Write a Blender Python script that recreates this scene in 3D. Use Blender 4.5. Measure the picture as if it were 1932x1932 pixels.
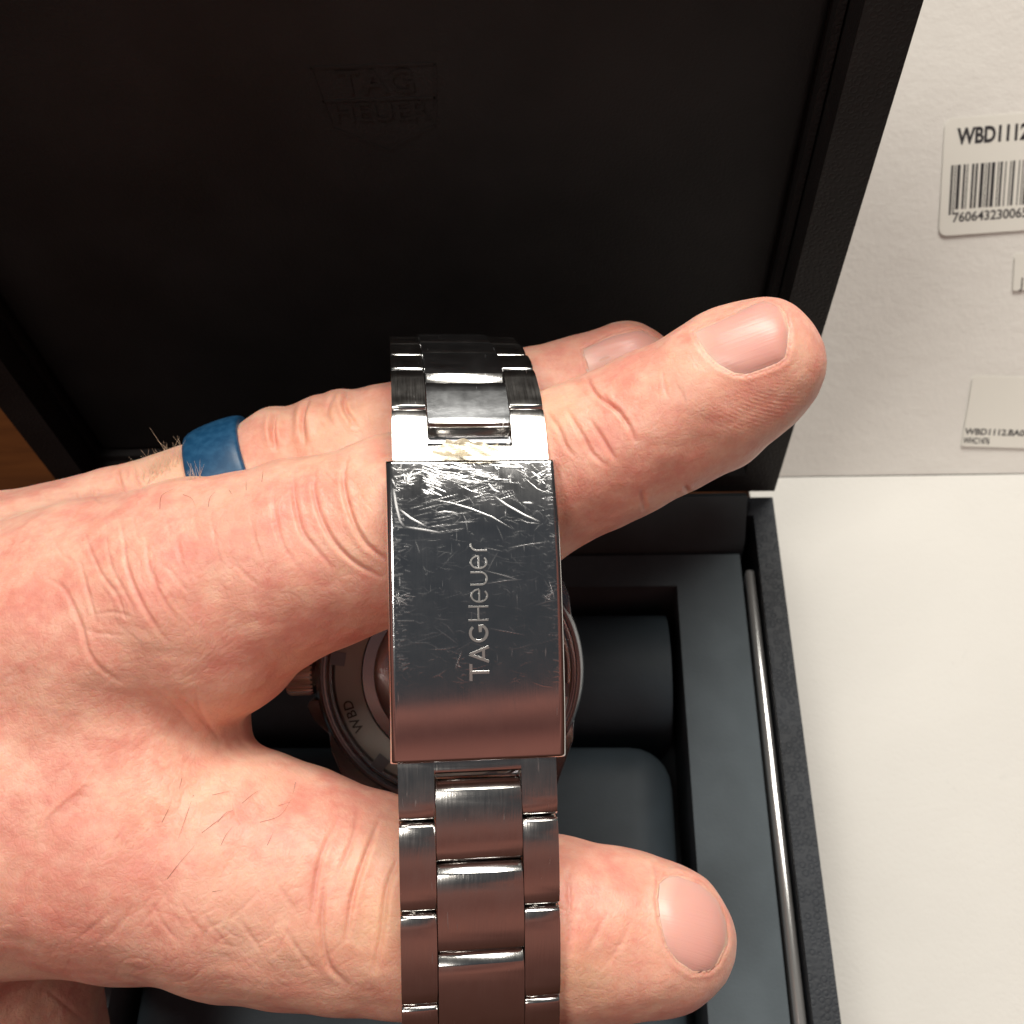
import bpy, bmesh, math, random
import numpy as np
from mathutils import Vector, Matrix
from mathutils.bvhtree import BVHTree

# ------------------------------------------------------------------ camera
F = 2000.0; CC = 966.0                       # focal length and centre of the 1932 px reference frame
def unit(a):
    a = np.asarray(a, float); return a / np.linalg.norm(a)
_d = unit([118, 1202, 2000.0]); _a = np.array([61, -3328, 2000.0]); _a = unit(_a - _d * (_a @ _d))
R = np.array([unit(np.cross(_d, _a)), _a, -_d])          # camera axes (right, down, forward) -> world
CAM = np.array([30.81, -123.0, 244.76])                   # mm
def cam2w(P): return (np.asarray(P, float) @ R.T) + CAM    # camera mm -> world mm
def pix(u, v, D): return np.array([(u - CC) / F * D, (v - CC) / F * D, D])
def dirv(v): return R @ np.asarray(v, float)
def on_plane(u, v, p0, n):
    r = R @ np.array([(u - CC) / F, (v - CC) / F, 1.0]); p0 = np.asarray(p0, float); n = np.asarray(n, float)
    return CAM + r * (((p0 - CAM) @ n) / (r @ n))

scn = bpy.context.scene
for o in list(bpy.data.objects): bpy.data.objects.remove(o)
col = scn.collection
cd = bpy.data.cameras.new('camera'); cam = bpy.data.objects.new('camera', cd); col.objects.link(cam)
M = Matrix.Identity(4)
for i, vv in enumerate(([1, 0, 0], [0, -1, 0], [0, 0, -1])):
    w = dirv(vv)
    for j in range(3): M[j][i] = w[j]
for j in range(3): M[j][3] = CAM[j] * .001
cam.matrix_world = M
cd.sensor_width = 36; cd.lens = 36 * F / 1932; cd.clip_start = .004; cd.clip_end = 30
cd.dof.use_dof = True; cd.dof.focus_distance = .118; cd.dof.aperture_fstop = 62
scn.camera = cam

# ------------------------------------------------------------------ room light
world = bpy.data.worlds.new('World'); scn.world = world; world.use_nodes = True
wn = world.node_tree.nodes; wl = world.node_tree.links; wn.clear()
geo = wn.new('ShaderNodeTexCoord'); sep = wn.new('ShaderNodeSeparateXYZ'); rmp = wn.new('ShaderNodeValToRGB')
bg = wn.new('ShaderNodeBackground'); wo = wn.new('ShaderNodeOutputWorld')
wl.new(geo.outputs['Generated'], sep.inputs[0]); wl.new(sep.outputs['Z'], rmp.inputs[0])
cr = rmp.color_ramp; cr.elements[0].position = .0; cr.elements[0].color = (.08, .032, .022, 1)
cr.elements[1].position = 1.0; cr.elements[1].color = (.056, .062, .070, 1)
for p, c in ((.40, (.13, .054, .042, 1)), (.52, (.34, .135, .10, 1)), (.58, (.28, .108, .082, 1)), (.64, (.12, .050, .042, 1)), (.69, (.20, .082, .064, 1)), (.715, (.36, .145, .11, 1)), (.74, (.32, .130, .10, 1)), (.765, (.058, .061, .064, 1))):
    e = cr.elements.new(p); e.color = c
# viewer's side: brown-red bands added for the steel reflections; far side dim neutral
mr = wn.new('ShaderNodeMapRange'); mr.interpolation_type = 'SMOOTHSTEP'; mr.inputs[1].default_value = -.12; mr.inputs[2].default_value = .12
wl.new(sep.outputs['Y'], mr.inputs[0]); mx = wn.new('ShaderNodeMix'); mx.data_type = 'RGBA'; wl.new(mr.outputs[0], mx.inputs[0])
wl.new(rmp.outputs[0], mx.inputs[6]); mx.inputs[7].default_value = (.050, .050, .050, 1)
wl.new(mx.outputs[2], bg.inputs[0]); bg.inputs[1].default_value = 1.0; wl.new(bg.outputs[0], wo.inputs[0])

def area(name, pos, target, size, size_y, power, color):
    l = bpy.data.lights.new(name, 'AREA'); l.shape = 'RECTANGLE'; l.size = size; l.size_y = size_y
    l.energy = power; l.color = color
    o = bpy.data.objects.new(name, l); col.objects.link(o); o.location = pos
    o.rotation_euler = (Vector(target) - Vector(pos)).to_track_quat('-Z', 'Y').to_euler(); return o
area('ceiling_lamp', (.18, .37, 1.02), (0.02, -.05, .10), .60, .32, 12.2, (1.0, .95, .86))
area('fill_light', (-.28, -.32, 1.12), (0.05, -.03, .10), .26, .26, 4.6, (1.0, .94, .85))  # unseen fill light added to brighten the leaning flap and box interior

scn.view_settings.view_transform = 'Standard'; scn.view_settings.look = 'None'
scn.view_settings.exposure = 0.0; scn.view_settings.gamma = 1.0
scn.render.engine = 'CYCLES'

# ------------------------------------------------------------------ helpers
def tag(o, label=None, cat=None, group=None, kind=None):
    if label: o['label'] = label
    if cat: o['category'] = cat
    if group: o['group'] = group
    if kind: o['kind'] = kind
    return o
def empty(name, loc_mm, label, cat):
    o = bpy.data.objects.new(name, None); col.objects.link(o)
    o.location = Vector(loc_mm) * .001; o.empty_display_size = .01; bpy.context.view_layer.update()
    return tag(o, label, cat)
def link_mesh(name, me, mat, parent=None):
    o = bpy.data.objects.new(name, me); col.objects.link(o)
    if mat: me.materials.append(mat)
    if parent:
        o.parent = parent
        o.matrix_parent_inverse = Matrix.Translation(abs_loc(parent)).inverted()
    return o
def abs_loc(o):
    v = Vector(o.location)
    # parents are only ever translated, children meshes sit at the world origin
    return v if o.type == 'EMPTY' else (abs_loc(o.parent) if o.parent else v)
def child_of_mesh(o, parent):
    o.parent = parent; o.matrix_parent_inverse = Matrix.Identity(4)
    return o
def mesh_from(name, V, Fc, mat, parent=None, smooth=True, angle=None, cam_space=False):
    V = np.asarray(V, float)
    if cam_space: V = cam2w(V)
    me = bpy.data.meshes.new(name); me.from_pydata((V * .001).tolist(), [], [list(map(int, f)) for f in Fc]); me.validate(); me.update()
    bm = bmesh.new(); bm.from_mesh(me); bmesh.ops.recalc_face_normals(bm, faces=bm.faces); bm.to_mesh(me); bm.free()
    if smooth: me.polygons.foreach_set('use_smooth', [True] * len(me.polygons))
    if angle: me.set_sharp_from_angle(angle=math.radians(angle))
    if parent is not None and parent.type == 'MESH':
        o = link_mesh(name, me, mat); return child_of_mesh(o, parent)
    return link_mesh(name, me, mat, parent)
def bm_obj(name, bm, mat, parent=None, angle=35, cam_space=False):
    for v in bm.verts:
        p = np.array(v.co)
        if cam_space: p = cam2w(p)
        v.co = Vector(p * .001)
    bmesh.ops.recalc_face_normals(bm, faces=bm.faces)
    me = bpy.data.meshes.new(name); bm.to_mesh(me); bm.free()
    me.polygons.foreach_set('use_smooth', [True] * len(me.polygons)); me.set_sharp_from_angle(angle=math.radians(angle))
    if parent is not None and parent.type == 'MESH':
        return child_of_mesh(link_mesh(name, me, mat), parent)
    return link_mesh(name, me, mat, parent)
def bm_box(x0, x1, y0, y1, z0, z1, bev=0, seg=3, bm=None):
    b = bmesh.new(); bmesh.ops.create_cube(b, size=1)
    for v in b.verts: v.co = Vector(((x0 + x1) / 2 + v.co.x * (x1 - x0), (y0 + y1) / 2 + v.co.y * (y1 - y0), (z0 + z1) / 2 + v.co.z * (z1 - z0)))
    if bev: bmesh.ops.bevel(b, geom=b.edges[:], offset=bev, segments=seg, profile=.5, affect='EDGES')
    if bm is None: return b
    me = bpy.data.meshes.new('t'); b.to_mesh(me); b.free(); bm.from_mesh(me); bpy.data.meshes.remove(me); return bm
def prism(profile, lo, hi, bev=0, seg=2):
    """profile: list of (a,b); extruded along c from lo to hi -> bmesh with coords (c, a, b)"""
    b = bmesh.new(); n = len(profile)
    A = [b.verts.new((lo, p[0], p[1])) for p in profile]; B = [b.verts.new((hi, p[0], p[1])) for p in profile]
    fa = b.faces.new(A); fb = b.faces.new(B[::-1])
    for i in range(n): b.faces.new((A[i], B[i], B[(i + 1) % n], A[(i + 1) % n]))
    if bev: bmesh.ops.bevel(b, geom=list(set(list(fa.edges) + list(fb.edges))), offset=bev, segments=seg, profile=.5, affect='EDGES')
    return b

# ------------------------------------------------------------------ materials
def mat(name, base, rough=.5, metal=0, spec=.5, sss=0, coat=0):
    m = bpy.data.materials.new(name); m.use_nodes = True
    b = m.node_tree.nodes['Principled BSDF']
    b.inputs['Base Color'].default_value = (*base, 1); b.inputs['Roughness'].default_value = rough
    b.inputs['Metallic'].default_value = metal; b.inputs['Specular IOR Level'].default_value = spec
    if coat: b.inputs['Coat Weight'].default_value = coat
    if sss:
        b.inputs['Subsurface Weight'].default_value = sss
        b.inputs['Subsurface Radius'].default_value = (1, .35, .18); b.inputs['Subsurface Scale'].default_value = .0010
    return m, m.node_tree.nodes, m.node_tree.links, b
class N:
    """small node helper"""
    def __init__(s, nt): s.n = nt.nodes; s.l = nt.links
    def tex(s, kind, coord, **kw):
        t = s.n.new('ShaderNodeTex' + kind)
        for k, v in kw.items():
            if k in t.inputs: t.inputs[k].default_value = v
            else: setattr(t, k, v)
        if coord is not None: s.l.new(coord, t.inputs['Vector'])
        return t
    def coord(s, scale=(1, 1, 1), rot=(0, 0, 0)):
        c = s.n.new('ShaderNodeTexCoord'); m = s.n.new('ShaderNodeMapping')
        m.inputs['Scale'].default_value = scale; m.inputs['Rotation'].default_value = rot
        s.l.new(c.outputs['Object'], m.inputs[0]); return m.outputs[0]
    def ramp(s, src, stops):
        r = s.n.new('ShaderNodeValToRGB'); e = r.color_ramp.elements
        e[0].position, e[0].color = stops[0][0], stops[0][1]; e[1].position, e[1].color = stops[-1][0], stops[-1][1]
        for p, c in stops[1:-1]:
            x = e.new(p); x.color = c
        s.l.new(src, r.inputs[0]); return r.outputs[0]
    def math(s, op, a, b, clamp=False):
        m = s.n.new('ShaderNodeMath'); m.operation = op; m.use_clamp = clamp
        for i, x in enumerate((a, b)):
            if isinstance(x, (int, float)): m.inputs[i].default_value = x
            else: s.l.new(x, m.inputs[i])
        return m.outputs[0]
    def mix(s, fac, a, b, blend='MIX'):
        m = s.n.new('ShaderNodeMix'); m.data_type = 'RGBA'; m.blend_type = blend
        for k, x in ((0, fac), (6, a), (7, b)):
            if isinstance(x, (int, float)): m.inputs[k].default_value = x
            elif isinstance(x, tuple): m.inputs[k].default_value = x
            else: s.l.new(x, m.inputs[k])
        return m.outputs[2]
    def attr(s, name):
        a = s.n.new('ShaderNodeAttribute'); a.attribute_name = name; return a
    def bump(s, h, strength, dist, bsdf, prev=None):
        b = s.n.new('ShaderNodeBump'); b.inputs['Strength'].default_value = strength; b.inputs['Distance'].default_value = dist
        s.l.new(h, b.inputs['Height'])
        if prev is not None: s.l.new(prev, b.inputs['Normal'])
        if bsdf is not None: s.l.new(b.outputs[0], bsdf.inputs['Normal'])
        return b.outputs[0]
g4 = lambda x: (x, x, x, 1)

def leather(name, base, rough, cell, bump, voro=True):
    m, n, l, b = mat(name, base, rough, spec=.22); k = N(m.node_tree); c = k.coord()
    if voro:
        t = k.tex('Voronoi', c, Scale=cell, feature='F1', Randomness=.55); tn = k.tex('Noise', c, Scale=1500., Detail=3.0)
        h = k.math('ADD', k.ramp(t.outputs['Distance'], [(.25, g4(1)), (.45, g4(0)), (.6, g4(.6))]), k.math('MULTIPLY', tn.outputs[0], .8))
    else:
        h = k.tex('Noise', c, Scale=cell, Detail=3.0).outputs[0]
    t2 = k.tex('Noise', c, Scale=60.0, Detail=4.0)
    cc = k.ramp(t2.outputs[0], [(.3, (*[x * .8 for x in base], 1)), (.7, (*[min(1, x * 1.25) for x in base], 1))])
    l.new(cc, b.inputs['Base Color']); k.bump(h, bump, .0002, b)
    return m
M_rim = leather('rim_leather', (.028, .033, .041), .50, 800., .36)
M_lid = leather('lid_fabric', (.013, .0125, .013), .6, 2200., .4, voro=False)
M_frame = leather('lid_leather', (.016, .015, .0155), .6, 900., .3)
M_tray = leather('tray_fabric', (.082, .104, .120), .60, 1500., .25, voro=False)
M_cushion = leather('cushion_leather', (.048, .064, .078), .55, 1700., .2, voro=False)
M_hinge = leather('hinge_cloth', (.060, .078, .088), .6, 1500., .2, voro=False)
M_gloss, *_ = mat('glossy_black_lip', (.03, .03, .035), .15, spec=.9, coat=.6)
M_gloss.node_tree.nodes['Principled BSDF'].inputs['Metallic'].default_value = .55
M_gloss.node_tree.nodes['Principled BSDF'].inputs['Base Color'].default_value = (.36, .36, .36, 1)

def paper(name, base, k1=1.0):
    m, n, l, b = mat(name, base, .62, spec=.3); k = N(m.node_tree); c = k.coord()
    t = k.tex('Noise', c, Scale=14., Detail=5.0, Roughness=.6)
    cc = k.ramp(t.outputs[0], [(.3, (*[x * .955 for x in base], 1)), (.7, (*base, 1))]); l.new(cc, b.inputs['Base Color'])
    t2 = k.tex('Noise', c, Scale=55., Detail=6.0, Roughness=.7)
    t3 = k.tex('Noise', c, Scale=900., Detail=2.0)
    h = k.math('ADD', t2.outputs[0], k.math('MULTIPLY', t3.outputs[0], .12))
    sp = k.tex('Noise', c, Scale=210., Detail=3.0, Roughness=.8); big = k.tex('Noise', c, Scale=22., Detail=2.0)
    f_ = k.math('MULTIPLY', k.ramp(sp.outputs[0], [(.66, g4(0)), (.74, g4(.22 * k1))]), k.ramp(big.outputs[0], [(.5, g4(0)), (.65, g4(1))]))
    l.new(k.mix(f_, cc, (base[0] * .55, base[1] * .55, base[2] * .55, 1)), b.inputs['Base Color'])
    k.bump(h, .5 * k1, .0008, b); return m
M_paper = paper('white_card', (.84, .83, .79)); M_paper_dim = paper('white_card_dimmed', (.66, .65, .62)); M_sticker = paper('sticker_paper', (.85, .845, .785), .2)  # low panel's card darkened in colour to tone down its lamp light
M_ink, *_ = mat('label_ink', (.03, .03, .035), .6)

def wood():
    m, n, l, b = mat('brown_wood', (.06, .026, .01), .7, spec=.06); k = N(m.node_tree); c = k.coord((6, 60, 6), (0, 0, .3))
    t = k.tex('Noise', c, Scale=3., Detail=8.0, Roughness=.65, Distortion=.6)
    cc = k.ramp(t.outputs[0], [(.3, (.026, .0075, .0016, 1)), (.5, (.044, .013, .0026, 1)), (.75, (.06, .019, .004, 1))]); l.new(cc, b.inputs['Base Color'])
    k.bump(t.outputs[0], .15, .0004, b); return m
M_wood = wood()

# watch steel: the brushing runs along the bracelet, so the noise is stretched in that direction by an UV-like attribute
def steel(name, base, rough, brush, aniso=(260, 5200), scratch=False, blot=.06):
    m, n, l, b = mat(name, base, rough, metal=1); k = N(m.node_tree)
    a = k.attr('sw'); mp = n.new('ShaderNodeMapping'); mp.inputs['Scale'].default_value = (aniso[0], aniso[1], 1)
    l.new(a.outputs['Vector'], mp.inputs[0])
    t = k.tex('Noise', mp.outputs[0], Scale=1.0, Detail=3.0, Roughness=.6)
    c = k.coord(); t2 = k.tex('Noise', c, Scale=420., Detail=5.0)
    r = k.math('ADD', k.math('MULTIPLY', t2.outputs[0], blot * 2), rough - blot)
    r = k.math('ADD', r, k.math('MULTIPLY', k.math('SUBTRACT', t.outputs[0], .5), brush * .35))
    nrm = k.bump(t.outputs[0], brush, .00003, b)
    # fine handling marks
    fm = n.new('ShaderNodeMapping'); fm.inputs['Scale'].default_value = (300, 2600, 1); fm.inputs['Rotation'].default_value = (0, 0, 1.25)
    l.new(a.outputs['Vector'], fm.inputs[0]); fs = k.tex('Noise', fm.outputs[0], Scale=1.0, Detail=2.0, Distortion=.4)
    fl = k.ramp(fs.outputs[0], [(.70, g4(0)), (.76, g4(1))])
    r = k.math('ADD', r, k.math('MULTIPLY', fl, .14))
    if scratch:
        s = k.attr('scratch')
        r = k.math('ADD', r, k.math('MULTIPLY', s.outputs['Fac'], .30), clamp=True)
        k.bump(s.outputs['Fac'], .35, .00005, b, nrm)
    l.new(r, b.inputs['Roughness']); return m
M_clasp = steel('clasp_steel', (.60, .60, .61), .135, .14, scratch=True)
M_brush = steel('brushed_steel', (.60, .585, .57), .20, .40)
M_polish = steel('polished_steel', (.62, .61, .60), .15, .15)
M_worn = steel('worn_polish_steel', (.62, .64, .67), .21, .22, aniso=(1500, 900), blot=.05)
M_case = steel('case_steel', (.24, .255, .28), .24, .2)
M_back = steel('caseback_steel', (.28, .27, .25), .40, .3)
M_crown, *_ = mat('crown_steel', (.92, .88, .84), .22, metal=1)
M_letter, *_ = mat('letter_steel', (.80, .79, .76), .30, metal=1)
M_dark, *_ = mat('engraved_dark', (.05, .04, .035), .5, metal=.6)
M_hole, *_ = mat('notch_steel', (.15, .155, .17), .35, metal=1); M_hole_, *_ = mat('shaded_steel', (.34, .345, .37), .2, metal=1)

def skin():
    m, n, l, b = mat('skin', (.72, .40, .28), .47, spec=.42, sss=.65); k = N(m.node_tree); c = k.coord()
    red = k.attr('red'); yel = k.attr('yel')
    t1 = k.tex('Noise', c, Scale=95., Detail=7.0, Roughness=.68)
    base = k.ramp(t1.outputs[0], [(.34, (.85, .490, .365, 1)), (.46, (.82, .432, .325, 1)), (.54, (.79, .372, .285, 1)), (.66, (.74, .300, .232, 1))])
    t2 = k.tex('Noise', c, Scale=520., Detail=4.0, Roughness=.7)
    f2 = k.ramp(t2.outputs[0], [(.42, g4(0)), (.72, g4(.5))])
    base = k.mix(f2, base, (.89, .60, .46, 1))
    t3 = k.tex('Noise', c, Scale=210., Detail=3.0)
    f3 = k.ramp(t3.outputs[0], [(.52, g4(0)), (.72, g4(.55))])
    base = k.mix(f3, base, (.70, .25, .20, 1))
    base = k.mix(k.math('MULTIPLY', red.outputs['Fac'], .62, clamp=True), base, (.66, .215, .175, 1))
    base = k.mix(k.math('MULTIPLY', yel.outputs['Fac'], .75, clamp=True), base, (.80, .54, .34, 1))
    l.new(base, b.inputs['Base Color'])
    # lattice of skin lines, pores and small unevenness
    wn_ = k.tex('Noise', c, Scale=400., Detail=2.0); vm = n.new('ShaderNodeVectorMath'); vm.operation = 'MULTIPLY_ADD'
    l.new(wn_.outputs['Color'], vm.inputs[0]); vm.inputs[1].default_value = (.0012, .0012, .0012); l.new(c, vm.inputs[2])
    v = k.tex('Voronoi', vm.outputs[0], Scale=1050., feature='DISTANCE_TO_EDGE')
    vh = k.ramp(v.outputs['Distance'], [(0, g4(0)), (.22, g4(1))])
    v2 = k.tex('Voronoi', vm.outputs[0], Scale=2300., feature='DISTANCE_TO_EDGE')
    vh2 = k.ramp(v2.outputs['Distance'], [(0, g4(0)), (.3, g4(1))])
    n1 = k.bump(vh, .24, .00006, None); n1 = k.bump(vh2, .28, .00004, None, n1)
    w = k.tex('Noise', c, Scale=620., Detail=6.0, Roughness=.72); n1 = k.bump(w.outputs[0], .26, .00020, b, n1)
    r = k.math('ADD', k.math('MULTIPLY', w.outputs[0], .30), .30); l.new(r, b.inputs['Roughness'])
    return m
M_skin = skin()
def nailm():
    m, n, l, b = mat('nail', (.80, .50, .44), .36, spec=.5, sss=.6); k = N(m.node_tree)
    a = k.attr('nl')     # x: along the nail, y: across
    mp = n.new('ShaderNodeMapping'); mp.inputs['Scale'].default_value = (1.2, 34, 1); l.new(a.outputs['Vector'], mp.inputs[0])
    t = k.tex('Noise', mp.outputs[0], Scale=1., Detail=3.)
    sp = n.new('ShaderNodeSeparateXYZ'); l.new(a.outputs['Vector'], sp.inputs[0])
    c = k.ramp(sp.outputs[0], [(.0, (.80, .52, .44, 1)), (.16, (.76, .42, .36, 1)), (.70, (.75, .39, .34, 1)), (.93, (.74, .38, .32, 1)), (1., (.84, .58, .42, 1))])
    l.new(c, b.inputs['Base Color']); k.bump(t.outputs[0], .30, .00012, b); return m
M_nail = nailm()
M_hair, *_ = mat('dark_hair', (.17, .075, .045), .5); M_hairl, *_ = mat('fair_hair', (.75, .58, .42), .5)
def silic():
    m, n, l, b = mat('blue_silicone', (.012, .085, .19), .42, spec=.5); k = N(m.node_tree); c = k.coord()
    t = k.tex('Noise', c, Scale=900., Detail=5.0); cc = k.ramp(t.outputs[0], [(.4, (.007, .058, .14, 1)), (.72, (.02, .095, .20, 1))])
    l.new(cc, b.inputs['Base Color']); k.bump(t.outputs[0], .15, .00008, b); return m
M_blue = silic()
M_film, _n, _l, _b = mat('clear_film', (.52, .45, .32), .3, spec=.5); _b.inputs['Transmission Weight'].default_value = .25; _b.inputs['IOR'].default_value = 1.25

# ------------------------------------------------------------------ the table
bm = bm_box(-900, 900, -700, 900, -30, 0, 2)
tag(bm_obj('table_top', bm, M_wood), kind='structure')

# ------------------------------------------------------------------ the white carton behind and right of the box
car = empty('white_carton', (150, 33, 0), 'open white cardboard carton with printed stickers, beside the black box on the right', 'carton')
def sheet(x0, x1, p0, dirn, length, nrm, th, nx, ny, amp, seed, name, mt, parent):
    """gently uneven card panel with thickness"""
    rs = np.random.RandomState(seed); X = np.linspace(x0, x1, nx); T = np.linspace(0, length, ny)
    XX, TT = np.meshgrid(X, T, indexing='ij'); H = np.zeros_like(XX)
    for _ in range(14):
        kx, kt, ph = rs.uniform(-.05, .05), rs.uniform(-.05, .05), rs.uniform(0, 6.3); H += np.sin(kx * XX + kt * TT + ph)
    H *= amp / 4
    P = np.array(p0)[None, None] + XX[..., None] * np.array([1, 0, 0]) + TT[..., None] * np.array(dirn) + H[..., None] * np.array(nrm)
    Q = P - np.array(nrm) * th
    V = np.vstack([P.reshape(-1, 3), Q.reshape(-1, 3)]); n1 = nx * ny; Fc = []
    for i in range(nx - 1):
        for j in range(ny - 1):
            a, b_, c_, d_ = i * ny + j, (i + 1) * ny + j, (i + 1) * ny + j + 1, i * ny + j + 1
            Fc += [(a, b_, c_, d_), (a + n1, d_ + n1, c_ + n1, b_ + n1)]
    for i in range(nx - 1):
        for j in (0, ny - 1):
            a, b_ = i * ny + j, (i + 1) * ny + j; Fc.append((a, b_, b_ + n1, a + n1))
    for j in range(ny - 1):
        for i in (0, nx - 1):
            a, b_ = i * ny + j, i * ny + j + 1; Fc.append((a, b_, b_ + n1, a + n1))
    return mesh_from(name, V, Fc, mt, parent, angle=40)
LEAN = math.radians(40)
fd = np.array([0, math.sin(LEAN), math.cos(LEAN)]); fn = np.array([0, -math.cos(LEAN), math.sin(LEAN)])
F0 = np.array([0, 32.2, 3.0])
low = sheet(79.5, 260, (0, -260, 3.0), (0, 1, 0), 292, (0, 0, 1), 2.4, 60, 90, .5, 3, 'panel', M_paper_dim, car)
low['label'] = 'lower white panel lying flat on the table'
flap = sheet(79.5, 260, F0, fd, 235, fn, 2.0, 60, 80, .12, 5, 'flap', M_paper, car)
flap['label'] = 'leaning white flap carrying the stickers'

def flap_pt(u, v, h=0.0): return on_plane(u, v, F0 + fn * h, fn)
def text_mesh(s, size, weight=0.0, spacing=1.0, xscale=1.0):
    cu = bpy.data.curves.new('t', 'FONT'); cu.body = s; cu.size = size; cu.offset = weight * size; cu.space_character = spacing
    cu.resolution_u = 4; o = bpy.data.objects.new('t', cu); col.objects.link(o)
    bpy.context.view_layer.update(); me = bpy.data.meshes.new_from_object(o.evaluated_get(bpy.context.evaluated_depsgraph_get()))
    V = np.array([v.co[:] for v in me.vertices]); Fc = [list(p.vertices) for p in me.polygons]
    bpy.data.objects.remove(o); bpy.data.meshes.remove(me)
    V[:, 0] *= xscale; return V, Fc
def rrect(ax, ay, w, h, r, n=6):
    P = []
    for cx, cy, a0 in ((w - r, h - r, 0), (r, h - r, 90), (r, r, 180), (w - r, r, 270)):
        for i in range(n + 1):
            t = math.radians(a0 + 90 * i / n); P.append((cx + r * math.cos(t), cy + r * math.sin(t)))
    return P
def sticker(bl, tl, w, r, th=.07):
    """bl, tl: pixel positions of the lower and upper left corners; w width in mm"""
    p0 = flap_pt(*bl, .22); p1 = flap_pt(*tl, .22); yv = p1 - p0; h = np.linalg.norm(yv); yv /= h
    xv = np.cross(yv, fn); xv /= np.linalg.norm(xv)
    def loc(x, y, z): return p0 + xv * x + yv * y + fn * z
    P = rrect(0, 0, w, h, r); n = len(P)
    V = [loc(x, y, 0) for x, y in P] + [loc(x, y, th) for x, y in P]
    Fc = [list(range(n))[::-1], list(range(n, 2 * n))] + [(i, (i + 1) % n, n + (i + 1) % n, n + i) for i in range(n)]
    o = mesh_from('sticker', V, Fc, M_sticker, car, smooth=False)
    return o, loc, h
st1, loc1, h1 = sticker((1771, 446), (1783, 225), 48, 2.0); st1['label'] = 'upper sticker with barcode'
def place_text(s, size, loc, x, y, parent, name='lettering', weight=0.0, xs=1.0, z=.1):
    V, Fc = text_mesh(s, size, weight, 1.0, xs)
    return mesh_from(name, [loc(x + v[0], y + v[1], z) for v in V], Fc, M_ink, parent, smooth=False)
# positions inside the sticker are measured on the flap itself
def sticker_xy(loc, u, v):
    p = flap_pt(u, v, .25); o0 = loc(0, 0, 0); ex = loc(1, 0, 0) - o0; ey = loc(0, 1, 0) - o0
    return (p - o0) @ ex, (p - o0) @ ey
ax, ay = sticker_xy(loc1, 1806, 272); bx, by = sticker_xy(loc1, 1809, 243); cap = by - ay
ex, ey = sticker_xy(loc1, 1932, 262)
V, _ = text_mesh('WBD111', 1.0, .012); tw = V[:, 0].max(); xs = (sticker_xy(loc1, 1918, 265)[0] - ax) / (tw * cap / .69)
place_text('WBD1112', cap / .69, loc1, ax, ay, st1, weight=.038, xs=xs)
x0, y0 = sticker_xy(loc1, 1790, 396); x0t, y1 = sticker_xy(loc1, 1795, 312)
rs = np.random.RandomState(11); V = []; Fc = []; x = x0; xr = sticker_xy(loc1, 1960, 396)[0]; i = 0; sc = (sticker_xy(loc1, 1932, 396)[0] - x0)
mod = sc / 62.0
pat = '2111322113212231112132112213112312112231132111221321'
pos = 0
for k_, ch in enumerate(pat):
    wd = int(ch) * mod
    if k_ % 2 == 0:
        lo_y = y0 - (cap * .35 if pos < 3.2 * mod else 0)
        q = [(x, lo_y), (x + wd * .92, lo_y), (x + wd * .92, y1), (x, y1)]; b0 = len(V)
        V += [loc1(a, b, .1) for a, b in q]; Fc.append((b0, b0 + 1, b0 + 2, b0 + 3))
    x += wd; pos += wd
    if x > xr: break
mesh_from('barcode', V, Fc, M_ink, st1, smooth=False)
ax, ay = sticker_xy(loc1, 1796, 419); _, ty = sticker_xy(loc1, 1797, 402)
V, _ = text_mesh('76064323006', 1.0); sz = (ty - ay) / .69; xs = (sticker_xy(loc1, 1926, 412)[0] - ax) / (V[:, 0].max() * sz)
place_text('7606432300657', sz, loc1, ax, ay, st1, weight=.02, xs=xs)
st2, loc2, h2 = sticker((1814, 842), (1836, 709), 48, .6); st2['label'] = 'lower sticker with two small lines of print'
for s_, (u_, v_), ue, last in (('WBD1112.BA0', (1820, 819), 1932, 'WBD1112.BA0'), ('WHC1476', (1817, 836), 1866, 'WHC1476')):
    ax, ay = sticker_xy(loc2, u_, v_); _, ty = sticker_xy(loc2, u_, v_ - 11)
    V, _ = text_mesh(s_, 1.0); sz = (ty - ay) / .69; xs = (sticker_xy(loc2, ue, v_)[0] - ax) / (V[:, 0].max() * sz)
    place_text(s_ + ('628' if s_.endswith('BA0') else ''), sz, loc2, ax, ay, st2, weight=.028, xs=xs)
st3, loc3, h3 = sticker((1911, 549), (1915, 479), 30, .5); st3['label'] = 'small sticker between the other two, mostly cut by the picture edge'
ax, ay = sticker_xy(loc3, 1924, 543); place_text('J', 3.6, loc3, ax, ay, st3)

# ------------------------------------------------------------------ the watch box
box = empty('watch_box', (-2, -80, 0), 'large black presentation box standing open behind the hand', 'box')
XL, XR = -80.0, 75.9
def tray_like(x0, x1, y0, y1, z0, z1, hx0, hx1, hy0, hy1, hz, bev):
    """block with a rectangular well in its top"""
    b = bmesh.new()
    o = [(x0, y0), (x1, y0), (x1, y1), (x0, y1)]; h = [(hx0, hy0), (hx1, hy0), (hx1, hy1), (hx0, hy1)]
    ob = [b.verts.new((*p, z0)) for p in o]; ot = [b.verts.new((*p, z1)) for p in o]
    ht = [b.verts.new((*p, z1)) for p in h]; hb = [b.verts.new((*p, hz)) for p in h]
    b.faces.new(ob[::-1]); b.faces.new(hb)
    for i in range(4):
        j = (i + 1) % 4
        b.faces.new((ob[i], ob[j], ot[j], ot[i])); b.faces.new((ot[i], ot[j], ht[j], ht[i])); b.faces.new((ht[i], ht[j], hb[j], hb[i]))
    sh = [e for e in b.edges if e.calc_face_angle(0) > .5]
    bmesh.ops.bevel(b, geom=sh, offset=bev, segments=3, profile=.5, affect='EDGES'); return b
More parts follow.
